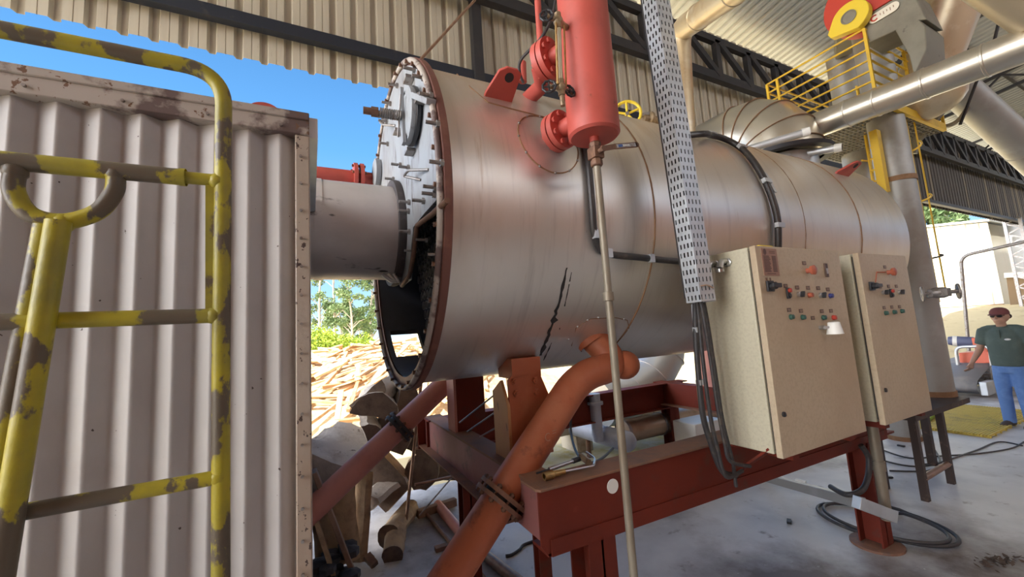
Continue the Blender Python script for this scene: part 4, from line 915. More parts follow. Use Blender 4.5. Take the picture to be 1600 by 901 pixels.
# ================================================================== OVERHEAD PIPES AND DUCTS
def seamtube(name, label, pts, r, mt, seams, smt='dullsteel', cat='duct', bend=.3):
    t = thing(name, pts[0], label, cat); pp = fillet(pts, bend, 8); MB().tube(pp, r, 36).build('tube', mt, t, 50)
    d0 = V(pts[-1])-V(pts[-2]); L_ = d0.length; d0.normalize()
    for s_ in seams: MB().lathe([(-.012, r+.001), (-.008, r+.007), (.008, r+.007), (.012, r+.001)], V(pts[-2])+d0*L_*s_, d0, 36).build('joint_band', mt, t, 50)
    return t
a = (P(1255, 195, 0, 5.62)+P(1240, 218, 0, 5.62))/2; b = (P(1590, 47, 0, 5.62)+P(1590, 103, 0, 5.62))/2
dv = (b-a); seamtube('steam_line', 'long shiny silver clad pipe crossing in front of the yellow platform', [a-dv*.16, b+dv*.6], .152, 'alu2', (.14, .26, .345, .47, .60), cat='pipe')
a = (P(1055, 45, 1, 2.6)); b = P(1150, -20, 1, 1.5)
tA = seamtube('dusty_overhead_pipe', 'dusty golden clad pipe at the top centre bending down behind the tray', [P(1072, 300, 1, 2.75), P(1060, 50, 1, 2.75), P(1060, 50, 1, 2.75)+(P(1160, -25, 1, 1.75)-P(1060, 50, 1, 2.75))*3.2], .12, 'golden', (.12, .28), bend=.22, cat='pipe')
b = P(1424, 178, 0, 7.3); a = P(1503, -30, 0, 7.3); a = a+(a-b)*1.1
seamtube('steep_slanted_duct', 'steep slanted grey duct dropping from the roof behind the silver pipe', [a, b], .29, 'golden', (.5,))
a = P(1440, 165, 0, 7.4); MB
be = thing('duct_boot', a, 'dented pale duct elbow below the silver pipe at the platform end', 'duct')
MB().ball(P(1445, 152, 0, 7.2), .33, 20, (1, 1.2, .9)).build('elbow', 'golden', be)
a = P(1470, 118, 1, 1.9); b = P(1640, 275, 1, 1.9)
a = P(1468, 112, 0, 8.2); b = P(1600, 232, 0, 9.4); dv = b-a
seamtube('long_diagonal_duct', 'long diagonal grey duct running down to the right edge', [a-dv*.1, b+dv*2.6], .21, 'flue', (.3, .55))
a = P(1560, -20, 0, 5.2); b = P(1625, 25, 0, 5.6); seamtube('corner_duct', 'pale clad pipe cutting the top right corner', [a+(a-b)*3, b+(b-a)*6], .17, 'golden', (.5,), cat='pipe')
for i, (p, q_) in enumerate((((1567, 8), (1540, 120)), ((1540, 90), (1500, 195)))):
    solo(MB().cyl(P(*p, 0, 8), P(*q_, 0, 8), .018, n=6), 'hanger_rod', 'darksteel', ('thin dark hanger rod above the silver pipe near top right', 'thin hanger rod below the silver pipe beside the diagonal duct')[i], 'rod')
solo(MB().tube(bez([P(1525, 145, 0, 8.5), P(1500, 185, 0, 8.5), P(1476, 197, 0, 8.5), P(1450, 190, 0, 8.5), P(1436, 183, 0, 8.5)]), .03, 8), 'hanging_hose', 'galvpipe', 'pale hose sagging under the diagonal duct', 'hose')
for i, (p, q_) in enumerate((((1500, 150), (1405, 174)), ((1492, 150), (1416, 242)), ((1436, 190), (1428, 240)))):
    solo(MB().bar(P(*p, 0, 7.8), P(*q_, 0, 7.8), .07, .06), 'duct_brace', 'fluedirty', ('upper angle iron of the duct bracket near the column', 'long diagonal angle iron of the duct bracket', 'short upright angle iron of the duct bracket')[i], 'brace')

# ================================================================== FLUE COLUMNS, FAN, PLATFORM
def column(x, y, z0, z1_, r, label):
    t = thing('flue_column', (x, y, z0), label, 'column'); MB().cyl((x, y, z0), (x, y, z1_), r, n=36).build('tube', 'flue', t)
    for z in (z0+.03, 3.45): MB().lathe([(-.03, r), (-.03, r+.012), (.03, r+.012), (.03, r)], (x, y, z), (0, 0, 1), 36).build('band', 'rusttip', t)
    return t
AX, AY = 6.62, 2.155
cA = column(AX, AY, .81, 5.9, .185, 'front grey flue column standing on the small steel stand')
BX, BY2 = 7.6, 2.87
cB = column(BX, BY2, .0, 5.9, .185, 'rear grey flue column behind the boiler end')
st = thing('small_steel_stand', (6.2, 2.0, 0), 'small brown steel stand under the front flue column', 'stand')
MB().bb((5.25, 1.87, .755), (6.12, 2.3, .81)).bb((6.1, 1.87, .755), (6.64, 2.3, .81)).build('top_plate', 'standsteel', st, 30)
for p in ((1447, 782), (1487, 755)):
    q_ = P(*p, 2, 0); MB().bb((q_.x-.028, q_.y-.028, 0), (q_.x+.028, q_.y+.028, .755)).build('leg', 'standsteel', st, 30)
for p in ((5.35, 2.25), (6.55, 2.25)): MB().bb((p[0]-.035, p[1]-.035, 0), (p[0]+.035, p[1]+.035, .755)).build('leg', 'standsteel', st, 30)
q1 = P(1447, 782, 2, 0); q2 = P(1487, 755, 2, 0); MB().cyl((q1.x, q1.y, .20), (q2.x, q2.y, .20), .03, n=10).build('stretcher', 'coppery', st)
# fan casing on top
fan = thing('exhaust_fan', (6.3, 2.0, 5.0), 'red and grey exhaust fan with yellow bearing cover up under the roof', 'fan')
def xp(x, y, X=6.0): return P(x, y, 0, X)
MB().prism([xp(1344, 30), xp(1398, -3), xp(1426, -14), xp(1448, 30), xp(1432, 32), xp(1350, 70)], (.45, 0, 0)).build('casing', 'fluedirty', fan, 30, .01)
MB().prism([xp(1398, 46), xp(1432, 26), xp(1446, 40), xp(1448, 76), xp(1428, 118), xp(1420, 86)], (.5, 0, 0)).build('side_box', 'fluedirty', fan, 30, .01)
rc = xp(1350, -6, 6.2); MB().lathe([(0, 0), (0, .44), (.16, .44), (.16, 0)], rc, (1, 0, 0), 48).build('red_housing', 'fanred', fan)
MB().prism([xp(1344, 29, 5.98), xp(1398, -4, 5.98), xp(1425, -30, 5.98), xp(1330, -30, 5.98), xp(1328, 5, 5.98)], (.25, 0, 0)).build('red_cowl', 'fanred', fan, 30)
yc = xp(1327, 27, 5.85); pts = []
for k in range(25):
    t = -.95+k*(PI*2-1.5)/24; pts.append(yc+V((0, -.2*math.cos(t+PI*.9), .2*math.sin(t+PI*.9))))
tip = xp(1294, 58, 5.85)
hull = [yc+V((0, .19*math.cos(t), .19*math.sin(t))) for t in [math.radians(a_) for a_ in range(20, 262, 11)]]
cov2 = MB().prism(hull+[xp(1298, 60, 5.85), xp(1293, 55, 5.85)], (.1, 0, 0)).build('bearing_cover', 'wheelyellow', fan, 30, .008)
MB().lathe([(0, 0), (0, .075), (-.008, .08), (-.012, .07), (-.003, .06), (-.003, 0)], yc+V((-.002, .005, .005)), (1, 0, 0), 28).build('bearing_hole', 'fluedirty', cov2)
o1 = xp(1381, 20, 5.985); od = (xp(1395, 11, 5.985)-xp(1367, 28, 5.985)); L_ = od.length; od.normalize(); on = V((0, -od.z, od.y))
pts = [o1+od*(.085*s_+.055*math.cos(t))+on*.055*math.sin(t) for s_, rg in ((1, range(-90, 91, 15)), (-1, range(90, 271, 15))) for t in [math.radians(a_) for a_ in rg]]
ov = MB().prism(pts, (-.006, 0, 0)).build('oval_sign', 'oval', fan, 30)
MB().tube([o1+V((-.008, 0, 0))+od*(-.085+.03*math.cos(t))+on*.03*math.sin(t) for t in [.7+.28*k for k in range(18)]], .008, 6).build('sign_ring_mark', 'fanred', ov)
sm = MB()
for k in range(5): sm.bar(o1+V((-.008, 0, 0))+od*(-.03+.03*k)-on*.018, o1+V((-.008, 0, 0))+od*(-.03+.03*k)+on*(.018 if k % 2 else .004), .007, .004, (1, 0, 0))
sm.build('sign_lettering', 'tagline', ov, 30)
MB().bar((6.5, 2.3, 5.86), (7.4, 2.75, 5.86), .2, .16).build('cross_duct', 'fluedirty', fan, 30)
# platform with railing
PX = 5.95
pf_ = thing('yellow_platform', (6.6, 2.4, 4.1), 'yellow railed service platform below the fan', 'platform')
cT = P(1350, 45, 0, PX); cBm = P(1358, 145, 0, PX); lT = P(1198, 130, 0, PX)
yC, yL, zT, zBm = cT.y, lT.y+.0, cT.z, cBm.z-.02
xR = 7.9
n_r = 6
MB().bar((PX, yC, zBm-.1), (PX, yC, zT), .03, .03, (0, 1, 0)).build('corner_post', 'railyellow', pf_, 30)
for y_ in (yL, yL-.14): MB().bar((PX, y_, zBm-.1), (PX, y_, zT if y_ == yL else zT-.0), .03, .03, (0, 1, 0)).build('rail_post', 'railyellow', pf_, 30)
MB().bar((xR, yC, zBm-.1), (xR, yC, zT), .03, .03, (0, 1, 0)).build('rail_post', 'railyellow', pf_, 30)
MB().bar((6.98, yC-.0, zBm-.1), (6.98, yC, zT), .03, .03, (0, 1, 0)).build('rail_post', 'railyellow', pf_, 30)
for k in range(6):
    z = zT-(zT-zBm-.06)*k/5.6
    MB().tube([(PX, yL, z), (PX, yC, z)], .0125, 10).build('rail', 'railyellow', pf_, 50)
    MB().tube([(PX, yC, z), (xR, yC, z)], .0125, 10).build('rail', 'railyellow', pf_, 50)
    MB().tube([(PX, yL, z), (xR, yL, z)], .0125, 10).build('far_rail', 'railyellow', pf_, 50)
MB().bb((PX-.02, yC-.02, zBm-.14), (PX+.02, yL+.02, zBm-.08)).bb((PX-.02, yC-.02, zBm-.05), (PX+.02, yL+.02, zBm+.0)).bb((PX, yC-.02, zBm-.14), (xR, yC+.02, zBm-.04)).build('toe_board', 'railyellow', pf_, 30)
dk = MB()
for k in range(24): y_ = yC+(yL-yC)*k/23; dk.bar((PX, y_, zBm-.11), (xR, y_, zBm-.11), .012, .03)
for k in range(20): x_ = PX+(xR-PX)*k/19; dk.bar((x_, yC, zBm-.12), (x_, yL, zBm-.12), .012, .02)
dk.build('grating_deck', 'fluedirty', pf_, 30)
# caged ladder by the front column
lad = thing('caged_ladder', (6.9, 1.9, 1.3), 'yellow caged ladder climbing beside the front flue column', 'ladder')
lx, ly = AX+.28, AY-.10
for px, y_ in ((1368, 3.2), (1388, 3.2)):
    pass
for dx, dy in ((0, 0), (0, .42)):
    MB().bar((lx+dx, ly+dy, 1.9), (lx+dx, ly+dy, 5.0), .05, .02, (0, 1, 0)).build('stile', 'railyellow', lad, 30)
for k in range(11): MB().cyl((lx, ly, 2.05+k*.28), (lx, ly+.42, 2.05+k*.28), .012, n=8).build('rung', 'railyellow', lad)
hoops = (2.04, 2.48, 3.25, 3.95, 4.5)
for z in hoops:
    MB().tube([V((lx+.02+.36*math.sin(PI*k/20), ly+.21-.30*math.cos(PI*k/20), z)) for k in range(21)], .012, 8).build('cage_hoop', 'railyellow' if z > 2.6 else 'darksteel', lad, 50)
for t in (.25, .5, .72): MB().tube([(lx+.02+.36*math.sin(PI*t), ly+.21-.30*math.cos(PI*t), 2.02), (lx+.02+.36*math.sin(PI*t), ly+.21-.30*math.cos(PI*t), 4.6)], .009, 8).build('cage_strap', 'railyellow', lad, 50)
yb_ = thing('yellow_cable_ladder', (AX-.25, AY+.1, 3.9), 'yellow vertical channel between the two flue columns', 'channel')
MB().bar(P(1366, 205, 0, 6.3), P(1382, 300, 0, 6.3), .10, .08, (0, 1, 0)).build('channel', 'railyellow', yb_, 30)
for k in range(6):
    p = P(1362-2, 195+k*18, 0, 6.5); MB().cyl(p, p+V((0, -.22, 0)), .012, n=8).build('rung', 'railyellow', yb_)
# gate valve on a side branch of the column
gv = thing('gate_valve', P(1465, 457, 1, 2.0), 'dark double handwheel valve on a pipe stub right of the front column', 'valve')
pv2 = P(1468, 457, 1, 1.80); va = V((.42, -.91, 0)).normalized()
MB().cyl((AX-.02, AY-.1, pv2.z-.02), pv2, .028, n=12).build('pipe_stub', 'galv', gv)
MB().box(pv2, (.10, .16, .09)).cyl(pv2-va*.14, pv2+va*.14, .022, n=10).lathe([(-.06, .05), (-.03, .06), (.03, .06), (.06, .05)], pv2, va, 16).build('valve_body', 'dullsteel', gv, 30, .008)
for dx in (-.13, .14):
    c = pv2+va*dx; x, y = frame(va); w_ = MB().tube([c+(x*math.cos(t)+y*math.sin(t))*.075 for t in [2*PI*k/28 for k in range(28)]], .011, 8, True)
    for k in range(3): t = k*PI/3; u = x*math.cos(t)+y*math.sin(t); w_.cyl(c-u*.075, c+u*.075, .008, n=6)
    w_.build('handwheel', 'dullsteel', gv, 50)

# ================================================================== PIPES AND SLAB BEHIND THE FRAME
solo(MB().bb((2.35, 3.98, 0), (6.2, 4.9, .30)), 'concrete_plinth', 'mosslab', 'low stained concrete plinth with yellowish moss behind the frame', 'plinth', smooth=30, bevel=.01)
gpz = thing('grey_pipe_header', (3.03, 4, .6), 'grey painted pipe with domed end pointing at the viewer behind the frame', 'pipe')
a = P(982, 690, 2, .62); b = a+V((-.03, 1.05, 0))
MB().lathe([(-.07, 0), (-.06, .045), (-.035, .085), (0, .108), (1.0, .108), (1.0, 0)], a, b-a, 32).build('pipe', 'greypipe', gpz, 60)
q = P(934, 680, 2, .66); MB().cyl((q.x, q.y, .6), (q.x, q.y, 1.12), .062, n=24).lathe([(0, .09), (.03, .09), (.03, .06)], (q.x, q.y, 1.0), (0, 0, 1), 24).build('branch', 'greypipe', gpz)
MB().cyl((a.x-.02, a.y+.7, .3), (a.x-.02, a.y+.7, .55), .03, n=10).build('support', 'rustbolt', gpz)
t = thing('lagged_pipe', (4.4, 3.86, .6), 'brown clad horizontal pipe right of the domed grey pipe', 'pipe')
MB().cyl((3.35, 3.90, .60), (7.5, 3.90, .60), .135, n=32).build('tube', 'lagbrown', t)
for x in (3.36, 3.95, 4.6, 5.3): MB().lathe([(-.02, .136), (-.02, .142), (.02, .142), (.02, .136)], (x, 3.90, .60), (1, 0, 0), 32).build('band', 'dullsteel', t)
t = thing('pale_lagged_pipe', (4, 4.6, .7), 'pale flaking lagged pipe running behind the brown clad pipe', 'pipe')
MB().cyl((2.1, 4.55, .64), (7.5, 4.55, .64), .14, n=32).build('tube', 'stone', t)
for k in range(12): MB().lathe([(-.01, .141), (-.01, .147), (.01, .147), (.01, .141)], (2.4+k*.33, 4.55, .64), (1, 0, 0), 32).build('tie_band', 'dullsteel', t)
for x in (3.0, 5.5): solo(MB().bb((x, 4.38, .30), (x+.25, 4.75, .51)), 'pipe_rest', 'stone', ('small block under the pale lagged pipe, nearer one', 'small block under the pale lagged pipe, farther one')[x > 4], 'block', smooth=30, bevel=.01)
for i, (y, z, r, m_) in enumerate(((3.92, .33, .03, 'aludull'), (2.6, 1.13, .028, 'stone'))):
    pass
solo(MB().cyl(P(905, 741, 2, .34), P(1065, 702, 2, .34), .035, n=16), 'edge_pipe', 'galv', 'thin pale pipe lying along the front edge of the mossy plinth', 'pipe')
solo(MB().bb((4.0, 3.4, 0), (4.5, 3.75, .66)), 'white_block', 'white', 'white block standing behind the rear frame leg', 'block', smooth=30, bevel=.01)
solo(MB().tube(bez([P(893, 640, 1, 3.0), P(892, 672, 1, 3.0), P(900, 705, 1, 2.7), P(918, 722, 1, 2.4), P(940, 716, 1, 2.6), P(958, 700, 1, 2.9)]), .010, 8), 'looped_hose', 'cable', 'thin black hose loop hanging behind the beam near the tools', 'hose')
# tools resting on the beam flange
zt_ = ZT+.006
tw = thing('blow_torch', P(860, 746, 2, zt_), 'brass headed hand torch with bent steel rod lying on the beam end', 'torch')
ta, tb = P(850, 744, 2, zt_+.022), P(882, 736, 2, zt_+.022)
MB().lathe([(0, .012), (0, .021), (.05, .021), (.055, .016), ((tb-ta).length, .013)], ta, tb-ta, 24).build('brass_head', 'brass', tw)
rd = [tb, P(918, 729, 2, zt_+.016), P(928, 727, 2, zt_+.018), P(930, 716, 2, zt_+.018), P(916, 706, 2, zt_+.03)]
MB().tube(fillet(rd, .03), .006, 8).build('steel_rod', 'steel', tw)
MB().cyl(P(920, 722, 2, zt_+.02), P(908, 712, 2, zt_+.03), .018, n=8).build('hose_nut', 'oldbrass', tw)
hw2 = thing('steel_tube_handle', P(860, 728, 2, zt_), 'grey steel tube handle lying beyond the brass torch', 'handle')
MB().cyl(P(858, 733, 2, zt_+.014), P(895, 720, 2, zt_+.02), .011, n=12).build('tube', 'steel', hw2); MB().cyl(P(895, 720, 2, zt_+.02), P(906, 716, 2, zt_+.022), .014, n=10).cyl(P(838, 739, 2, zt_+.010), P(858, 733, 2, zt_+.014), .005, n=8).build('dark_ends', 'black', hw2)

# ================================================================== LOGS BY THE CONTAINER
def log(name, label, p0, p1, r, shape='round', rot=0, mt='log', seed=1, flat=1.0, cat='log', endm='endgrain', group=None):
    rr = random.Random(seed); p0 = V(p0); p1 = V(p1); d = (p1-p0).normalized(); x, y = frame(d)
    if shape == 'round': an = [2*PI*k/18 for k in range(18)]; pr = [(math.cos(a), math.sin(a)) for a in an]
    elif shape == 'half': pr = [(math.cos(a), math.sin(a)) for a in [PI*k/11 for k in range(12)]]+[(-.5, -.03), (0, .04), (.5, -.02)]
    elif shape == 'quarter': pr = [(0, 0), (.5, .02)]+[(math.cos(a), math.sin(a)) for a in [PI/2*k/7 for k in range(8)]]+[(.02, .5)]
    else: pr = [(-1, -.7), (-.3, -.75), (.5, -.7), (1, -.6), (1.02, .1), (.95, .7), (.3, .8), (-.5, .72), (-.98, .68), (-1.03, 0)]
    pr = [(a*math.cos(rot)-b*flat*math.sin(rot), a*math.sin(rot)+b*flat*math.cos(rot)) for a, b in pr]
    pr = [(a*(1+rr.uniform(-.07, .07)), b*(1+rr.uniform(-.07, .07))) for a, b in pr]
    n = len(pr); L = (p1-p0).length; rings = []
    for i in range(7):
        c = p0+d*L*i/6+x*rr.uniform(-.05, .05)*r+y*rr.uniform(-.05, .05)*r; s = r*rr.uniform(.94, 1.05)
        rings.append([c+x*a*s*(1+rr.uniform(-.03, .03))+y*b*s for a, b in pr])
    lo = min(v_.z for R_ in rings for v_ in R_); mid = (p0+p1)/2
    t = thing(name, (mid.x, mid.y, lo), label, cat, group)
    m = MB(); m.loft(rings); m.f = m.f[:-2]; m.build('bark_side', mt, t, 35)
    e = MB(); e.add(rings[0], [tuple(range(n))]); e.build('cut_end', endm, t, 0)
    e = MB(); e.add(rings[-1], [tuple(range(n))]); e.build('cut_end', endm, t, 0)
    return t
def Q(x, y, Y): return P(x, y, 1, Y)
log('split_log', 'broad grey split log block with rough flat face beside the container edge', Q(490, 742, 3.75), Q(552, 690, 4.35), .21, 'block', .35, 'log', 3, endm='log')
log('split_log', 'pale split half log on top of the stack left of the boiler bottom', Q(572, 615, 4.2), Q(602, 590, 4.9), .20, 'half', 2.5, 'log', 5)
log('split_log', 'curved pale half log highest in the stack under the boiler rim', Q(622, 625, 4.2), Q(618, 598, 4.9), .20, 'half', 1.9, 'log', 6)
log('split_log', 'dark rounded log end in the middle of the stack', Q(584, 652, 4.1), Q(588, 630, 5.0), .22, 'half', .25, 'log', 8)
log('split_log', 'split log with a pale edge just left of the rear pipe flange', Q(574, 690, 4.0), Q(566, 660, 4.8), .16, 'quarter', 1.2, 'log', 9)
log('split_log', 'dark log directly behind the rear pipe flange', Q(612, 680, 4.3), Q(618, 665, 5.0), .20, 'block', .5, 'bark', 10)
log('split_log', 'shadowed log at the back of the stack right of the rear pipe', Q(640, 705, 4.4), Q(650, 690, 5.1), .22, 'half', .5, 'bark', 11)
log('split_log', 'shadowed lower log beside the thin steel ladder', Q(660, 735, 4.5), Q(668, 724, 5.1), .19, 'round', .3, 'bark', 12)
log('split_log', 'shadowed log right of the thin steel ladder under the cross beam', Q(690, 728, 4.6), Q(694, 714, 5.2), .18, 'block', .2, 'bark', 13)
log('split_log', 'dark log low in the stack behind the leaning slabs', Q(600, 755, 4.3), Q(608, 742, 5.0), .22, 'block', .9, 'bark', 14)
log('split_log', 'split wedge with a fresh grey face lying behind the round log', Q(575, 800, 4.15), Q(622, 765, 4.45), .17, 'quarter', .9, 'log', 15)
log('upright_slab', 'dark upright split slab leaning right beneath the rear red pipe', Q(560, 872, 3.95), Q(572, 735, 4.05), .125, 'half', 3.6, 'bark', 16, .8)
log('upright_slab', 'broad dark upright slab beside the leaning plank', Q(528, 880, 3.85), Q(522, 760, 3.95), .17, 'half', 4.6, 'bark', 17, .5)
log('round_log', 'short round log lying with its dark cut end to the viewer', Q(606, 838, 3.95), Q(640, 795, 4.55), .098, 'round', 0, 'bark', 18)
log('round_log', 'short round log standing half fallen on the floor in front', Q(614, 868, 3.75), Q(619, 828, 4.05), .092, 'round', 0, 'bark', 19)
log('wood_chunk', 'small orange chunk of wood on the floor by the upright slabs', Q(574, 868, 3.85), Q(586, 882, 3.75), .03, 'block', .3, 'plank', 20, cat='wood chunk')
solo(MB().bar(Q(491, 735, 3.45), Q(556, 905, 3.5), .035, .11, (0, 1, 0)), 'leaning_plank', 'plank', 'rough brown plank leaning against the container corner', 'plank', smooth=30, bevel=.004)
solo(MB().bar(Q(487, 790, 3.40), Q(523, 903, 3.4), .03, .06, (0, 1, 0)), 'narrow_board', 'bark', 'narrow dark board beside the leaning plank', 'board', smooth=30)
ck = MB(); rr = random.Random(4)
for k in range(26):
    c = V((.02+rr.random()*.26, 3.32+rr.random()*.45, .06+rr.random()*.22)); ck.ball(c, .05+rr.random()*.04, 7, (1, 1, .55))
solo(ck, 'clinker_heap', 'ember', 'heap of black charred clinker at the container foot', 'heap', smooth=0, kind='stuff')
# thin steel ladder rack
sr = thing('thin_steel_rack', (.85, 4.15, 0), 'thin rusty steel ladder rack standing before the logs', 'rack')
MB().cyl(P(632, 835, 2, 0), Q(658, 600, 4.15), .016, n=10).build('upright', 'coppery', sr)
MB().cyl(P(735, 810, 2, 0), Q(735, 640, 4.15), .014, n=10).build('upright', 'coppery', sr)
for (a, b) in (((648, 757), (736, 738)), ((650, 700), (736, 690))): MB().cyl(Q(*a, 4.12), Q(*b, 4.12), .014, n=10).build('rung', 'coppery', sr)
MB().cyl(Q(655, 805, 4.2), Q(735, 712, 4.2), .008, n=8).build('diagonal', 'dullsteel', sr)
# things lying on the floor under the frame
bm_ = thing('squeegee', (1.05, 4.2, 0), 'wooden floor squeegee lying on the concrete under the frame', 'squeegee')
ha = P(662, 797, 2, .03); hb = P(712, 858, 2, .02); MB().cyl(ha, hb, .018, n=12).build('handle', 'coppery', bm_)
MB().bar(P(652, 803, 2, .05), P(712, 783, 2, .05), .07, .08).build('head', 'plank', bm_, 30, .006)
a = P(684, 788, 2, .05); b = P(735, 850, 2, .05)
solo(MB().cyl(a, b, .05, n=20), 'fallen_red_pipe', 'pipepink', 'short faded red pipe lying beside the squeegee', 'pipe')
a = P(735, 848, 2, .045); b = P(815, 912, 2, .045)
solo(MB().cyl(a, b, .043, n=20), 'floor_pipe', 'coppery', 'rusty brown pipe lying on the floor beneath the large red pipe', 'pipe')
solo(MB().bar(P(680, 858, 2, .02), P(700, 852, 2, .02), .06, .035), 'wood_offcut', 'plank', 'small wood offcut on the floor left of the large red pipe', 'wood chunk', smooth=30)
solo(MB().tube(bez([P(790, 868, 2, .012), P(800, 866, 2, .012), P(812, 858, 2, .012), P(820, 850, 2, .012), P(850, 840, 2, .012)]), .012, 8), 'floor_hose', 'cable', 'short black hose on the floor behind the thin frame leg', 'hose')

# ================================================================== FLOOR ON THE RIGHT
zc_ = .22; a = P(1195, 746, 2, .10); b = V((4.02, 1.66, .22)); a.z = .05
tk = thing('cable_trunking', (4.2, 2.4, 0), 'long grey cable trunking running over the floor to the frame leg', 'trunking')
MB().bar(P(1190, 744, 2, .05), P(1347, 786, 1, 1.665), .07, .075).build('trunk', 'flue', tk, 30, .006)
MB().bar(P(1338, 784, 1, 1.66), P(1396, 806, 1, 1.60), .06, .085).build('end_bracket', 'galv', tk, 30, .004)
c = P(1252, 757, 2, .11); MB().box(c, (.02, .1, .1)).build('strap', 'white', tk, 30)
solo(MB().lathe([(0, .036), (.36, .036), (.36, .043), (.43, .043), (.43, .036), (.82, .036)], V((3.90, 1.655, .27)), (0, 0, 1), 20), 'vertical_conduit', 'galvpipe', 'grey vertical conduit pipe in front of the right frame leg', 'conduit')
solo(MB().tube(bez([P(1345, 695, 1, 1.70), P(1357, 715, 1, 1.68), P(1356, 745, 1, 1.68), P(1346, 766, 1, 1.68), P(1322, 772, 1, 1.75), P(1298, 760, 1, 1.9)]), .02, 10), 'bent_hose', 'cable', 'dark flexible hose bending beside the right frame leg', 'hose')
hc_ = P(1373, 822, 2, 0); pts = []
for k in range(84):
    t = 2*PI*k/40; r = .40+.03*math.sin(t*.5+1)+.02*(k/40)
    pts.append(V((hc_.x+.02+r*.72*math.cos(t)+.03*(k//40), hc_.y+r*1.05*math.sin(t), .016+.02*(k/84)+(.03 if 20 < k < 40 else 0))))
solo(MB().tube(pts, .014, 10), 'hose_coil', 'cable', 'grey-black hose coiled on the floor round the right frame leg', 'hose')
CL = [((1372, 700), (1420, 715), (1470, 712), (1530, 708), (1580, 700), (1600, 690)), ((1375, 718), (1440, 728), (1520, 705), (1560, 690), (1598, 696)), ((1390, 735), (1450, 735), (1475, 722)), ((1432, 672), (1455, 695), (1468, 720), (1440, 725))]
for i, pts in enumerate(CL): solo(MB().tube(bez([P(*p, 2, .009) for p in pts]), .009, 6), 'floor_cable', 'cable', ('longest thin black cable across the floor towards the worker', 'thin black cable crossing just below the yellow grate', 'short black cable by the small steel stand', 'black cable curling from the grate edge behind the stand')[i], 'cable')
for i, (p, l_) in enumerate((((1233, 814), 'small black scrap on the floor left of the hose coil'), ((1408, 696), 'black scrap on the floor beyond the cabinet'), ((1388, 745), 'black scrap on the floor by the stand leg'))):
    c = P(*p, 2, .012); solo(MB().box(c, (.08, .035, .02), M3.Rotation(.5+i, 3, 'Z')), 'black_scrap', 'black', l_, 'scrap', smooth=30, bevel=.004)
lv = MB(); rr = random.Random(9)
for k in range(90):
    g = P(1560+rr.gauss(0, 16), 878+rr.gauss(0, 5), 2, .01); a = rr.random()*6.3; s = .012+rr.random()*.018
    u = V((math.cos(a), math.sin(a), rr.uniform(-.3, .5)))*s; v_ = V((-math.sin(a), math.cos(a), rr.uniform(-.3, .5)))*s*.5; c = g+V((0, 0, rr.random()*.02))
    lv.add([c-u, c-v_, c+u, c+v_], [(0, 1, 2, 3)])
solo(lv, 'dry_leaf_litter', 'leaves', 'small heap of dry dark leaves on the floor at lower right', 'leaves', smooth=0, kind='stuff')

# yellow floor grate
gt_ = thing('yellow_floor_grate', (9.4, 2.85, 0), 'large yellow bar grate lying on the floor by the worker', 'grate')
m = MB()
for k in range(40): y_ = 2.24+k*1.24/39; m.bb((8.35, y_-.009, .012), (10.7, y_+.009, .042))
m.build('bars', 'mat', gt_, 0)
for k in range(12): x_ = 8.38+k*2.28/11; MB().bb((x_-.012, 2.22, .0), (x_+.012, 3.50, .03)).build('cross_bar', 'mat', gt_, 0)
solo(MB().bar(P(1447, 655, 2, .07), P(1456, 647, 2, .07), .10, .05), 'green_rag', 'leafbright', 'small bright green scrap lying on the yellow grate behind the stand', 'scrap', smooth=30, bevel=.01)

# conveyor
cvx0, cvx1, cvy = 11.9, 16.2, 3.55
cv = thing('belt_conveyor', (14, cvy, 0), 'low grey belt conveyor lying on the floor outside the drum end', 'conveyor')
for y_ in (cvy-.42, cvy+.42): MB().bar((cvx0, y_, .20), (cvx1, y_, .34), .05, .10).build('side_rail', 'aludull', cv, 30)
MB().bb((cvx0-.12, cvy-.50, .06), (cvx0+.3, cvy-.40, .32)).build('end_plate', 'galv', cv, 30, .01)
bl = MB(); prof = [(cvx0-.05, .08), (cvx0-.14, .2), (cvx0-.02, .34), (cvx0+.9, .58), (cvx1, .66)]
rings = []
for x_, z_ in prof: bl.v += [V((x_, cvy-.36, z_)), V((x_, cvy+.5, z_))]
bl.f = [(2*i, 2*i+1, 2*i+3, 2*i+2) for i in range(len(prof)-1)]
ob = bl.build('belt', 'belt', cv, 60); s_ = ob.modifiers.new('t', 'SOLIDIFY'); s_.thickness = .012
for k in range(9): x_ = cvx0+.3+k*.45; MB().cyl((x_, cvy-.42, .26+k*.012), (x_, cvy+.42, .26+k*.012), .045, n=14).build('roller', 'dullsteel', cv)
for k in range(7): x_ = cvx0+.5+k*.5; MB().bar((x_, cvy-.40, .27), (x_+.25, cvy-.40, .56), .03, .03).build('strut', 'dullsteel', cv, 30)
for x_ in (cvx0+.9, cvx0+2.6, cvx0+4): 
    for y_ in (cvy-.42, cvy+.42): MB().bb((x_-.04, y_-.04, 0), (x_+.04, y_+.04, .28)).build('foot', 'dullsteel', cv, 30)
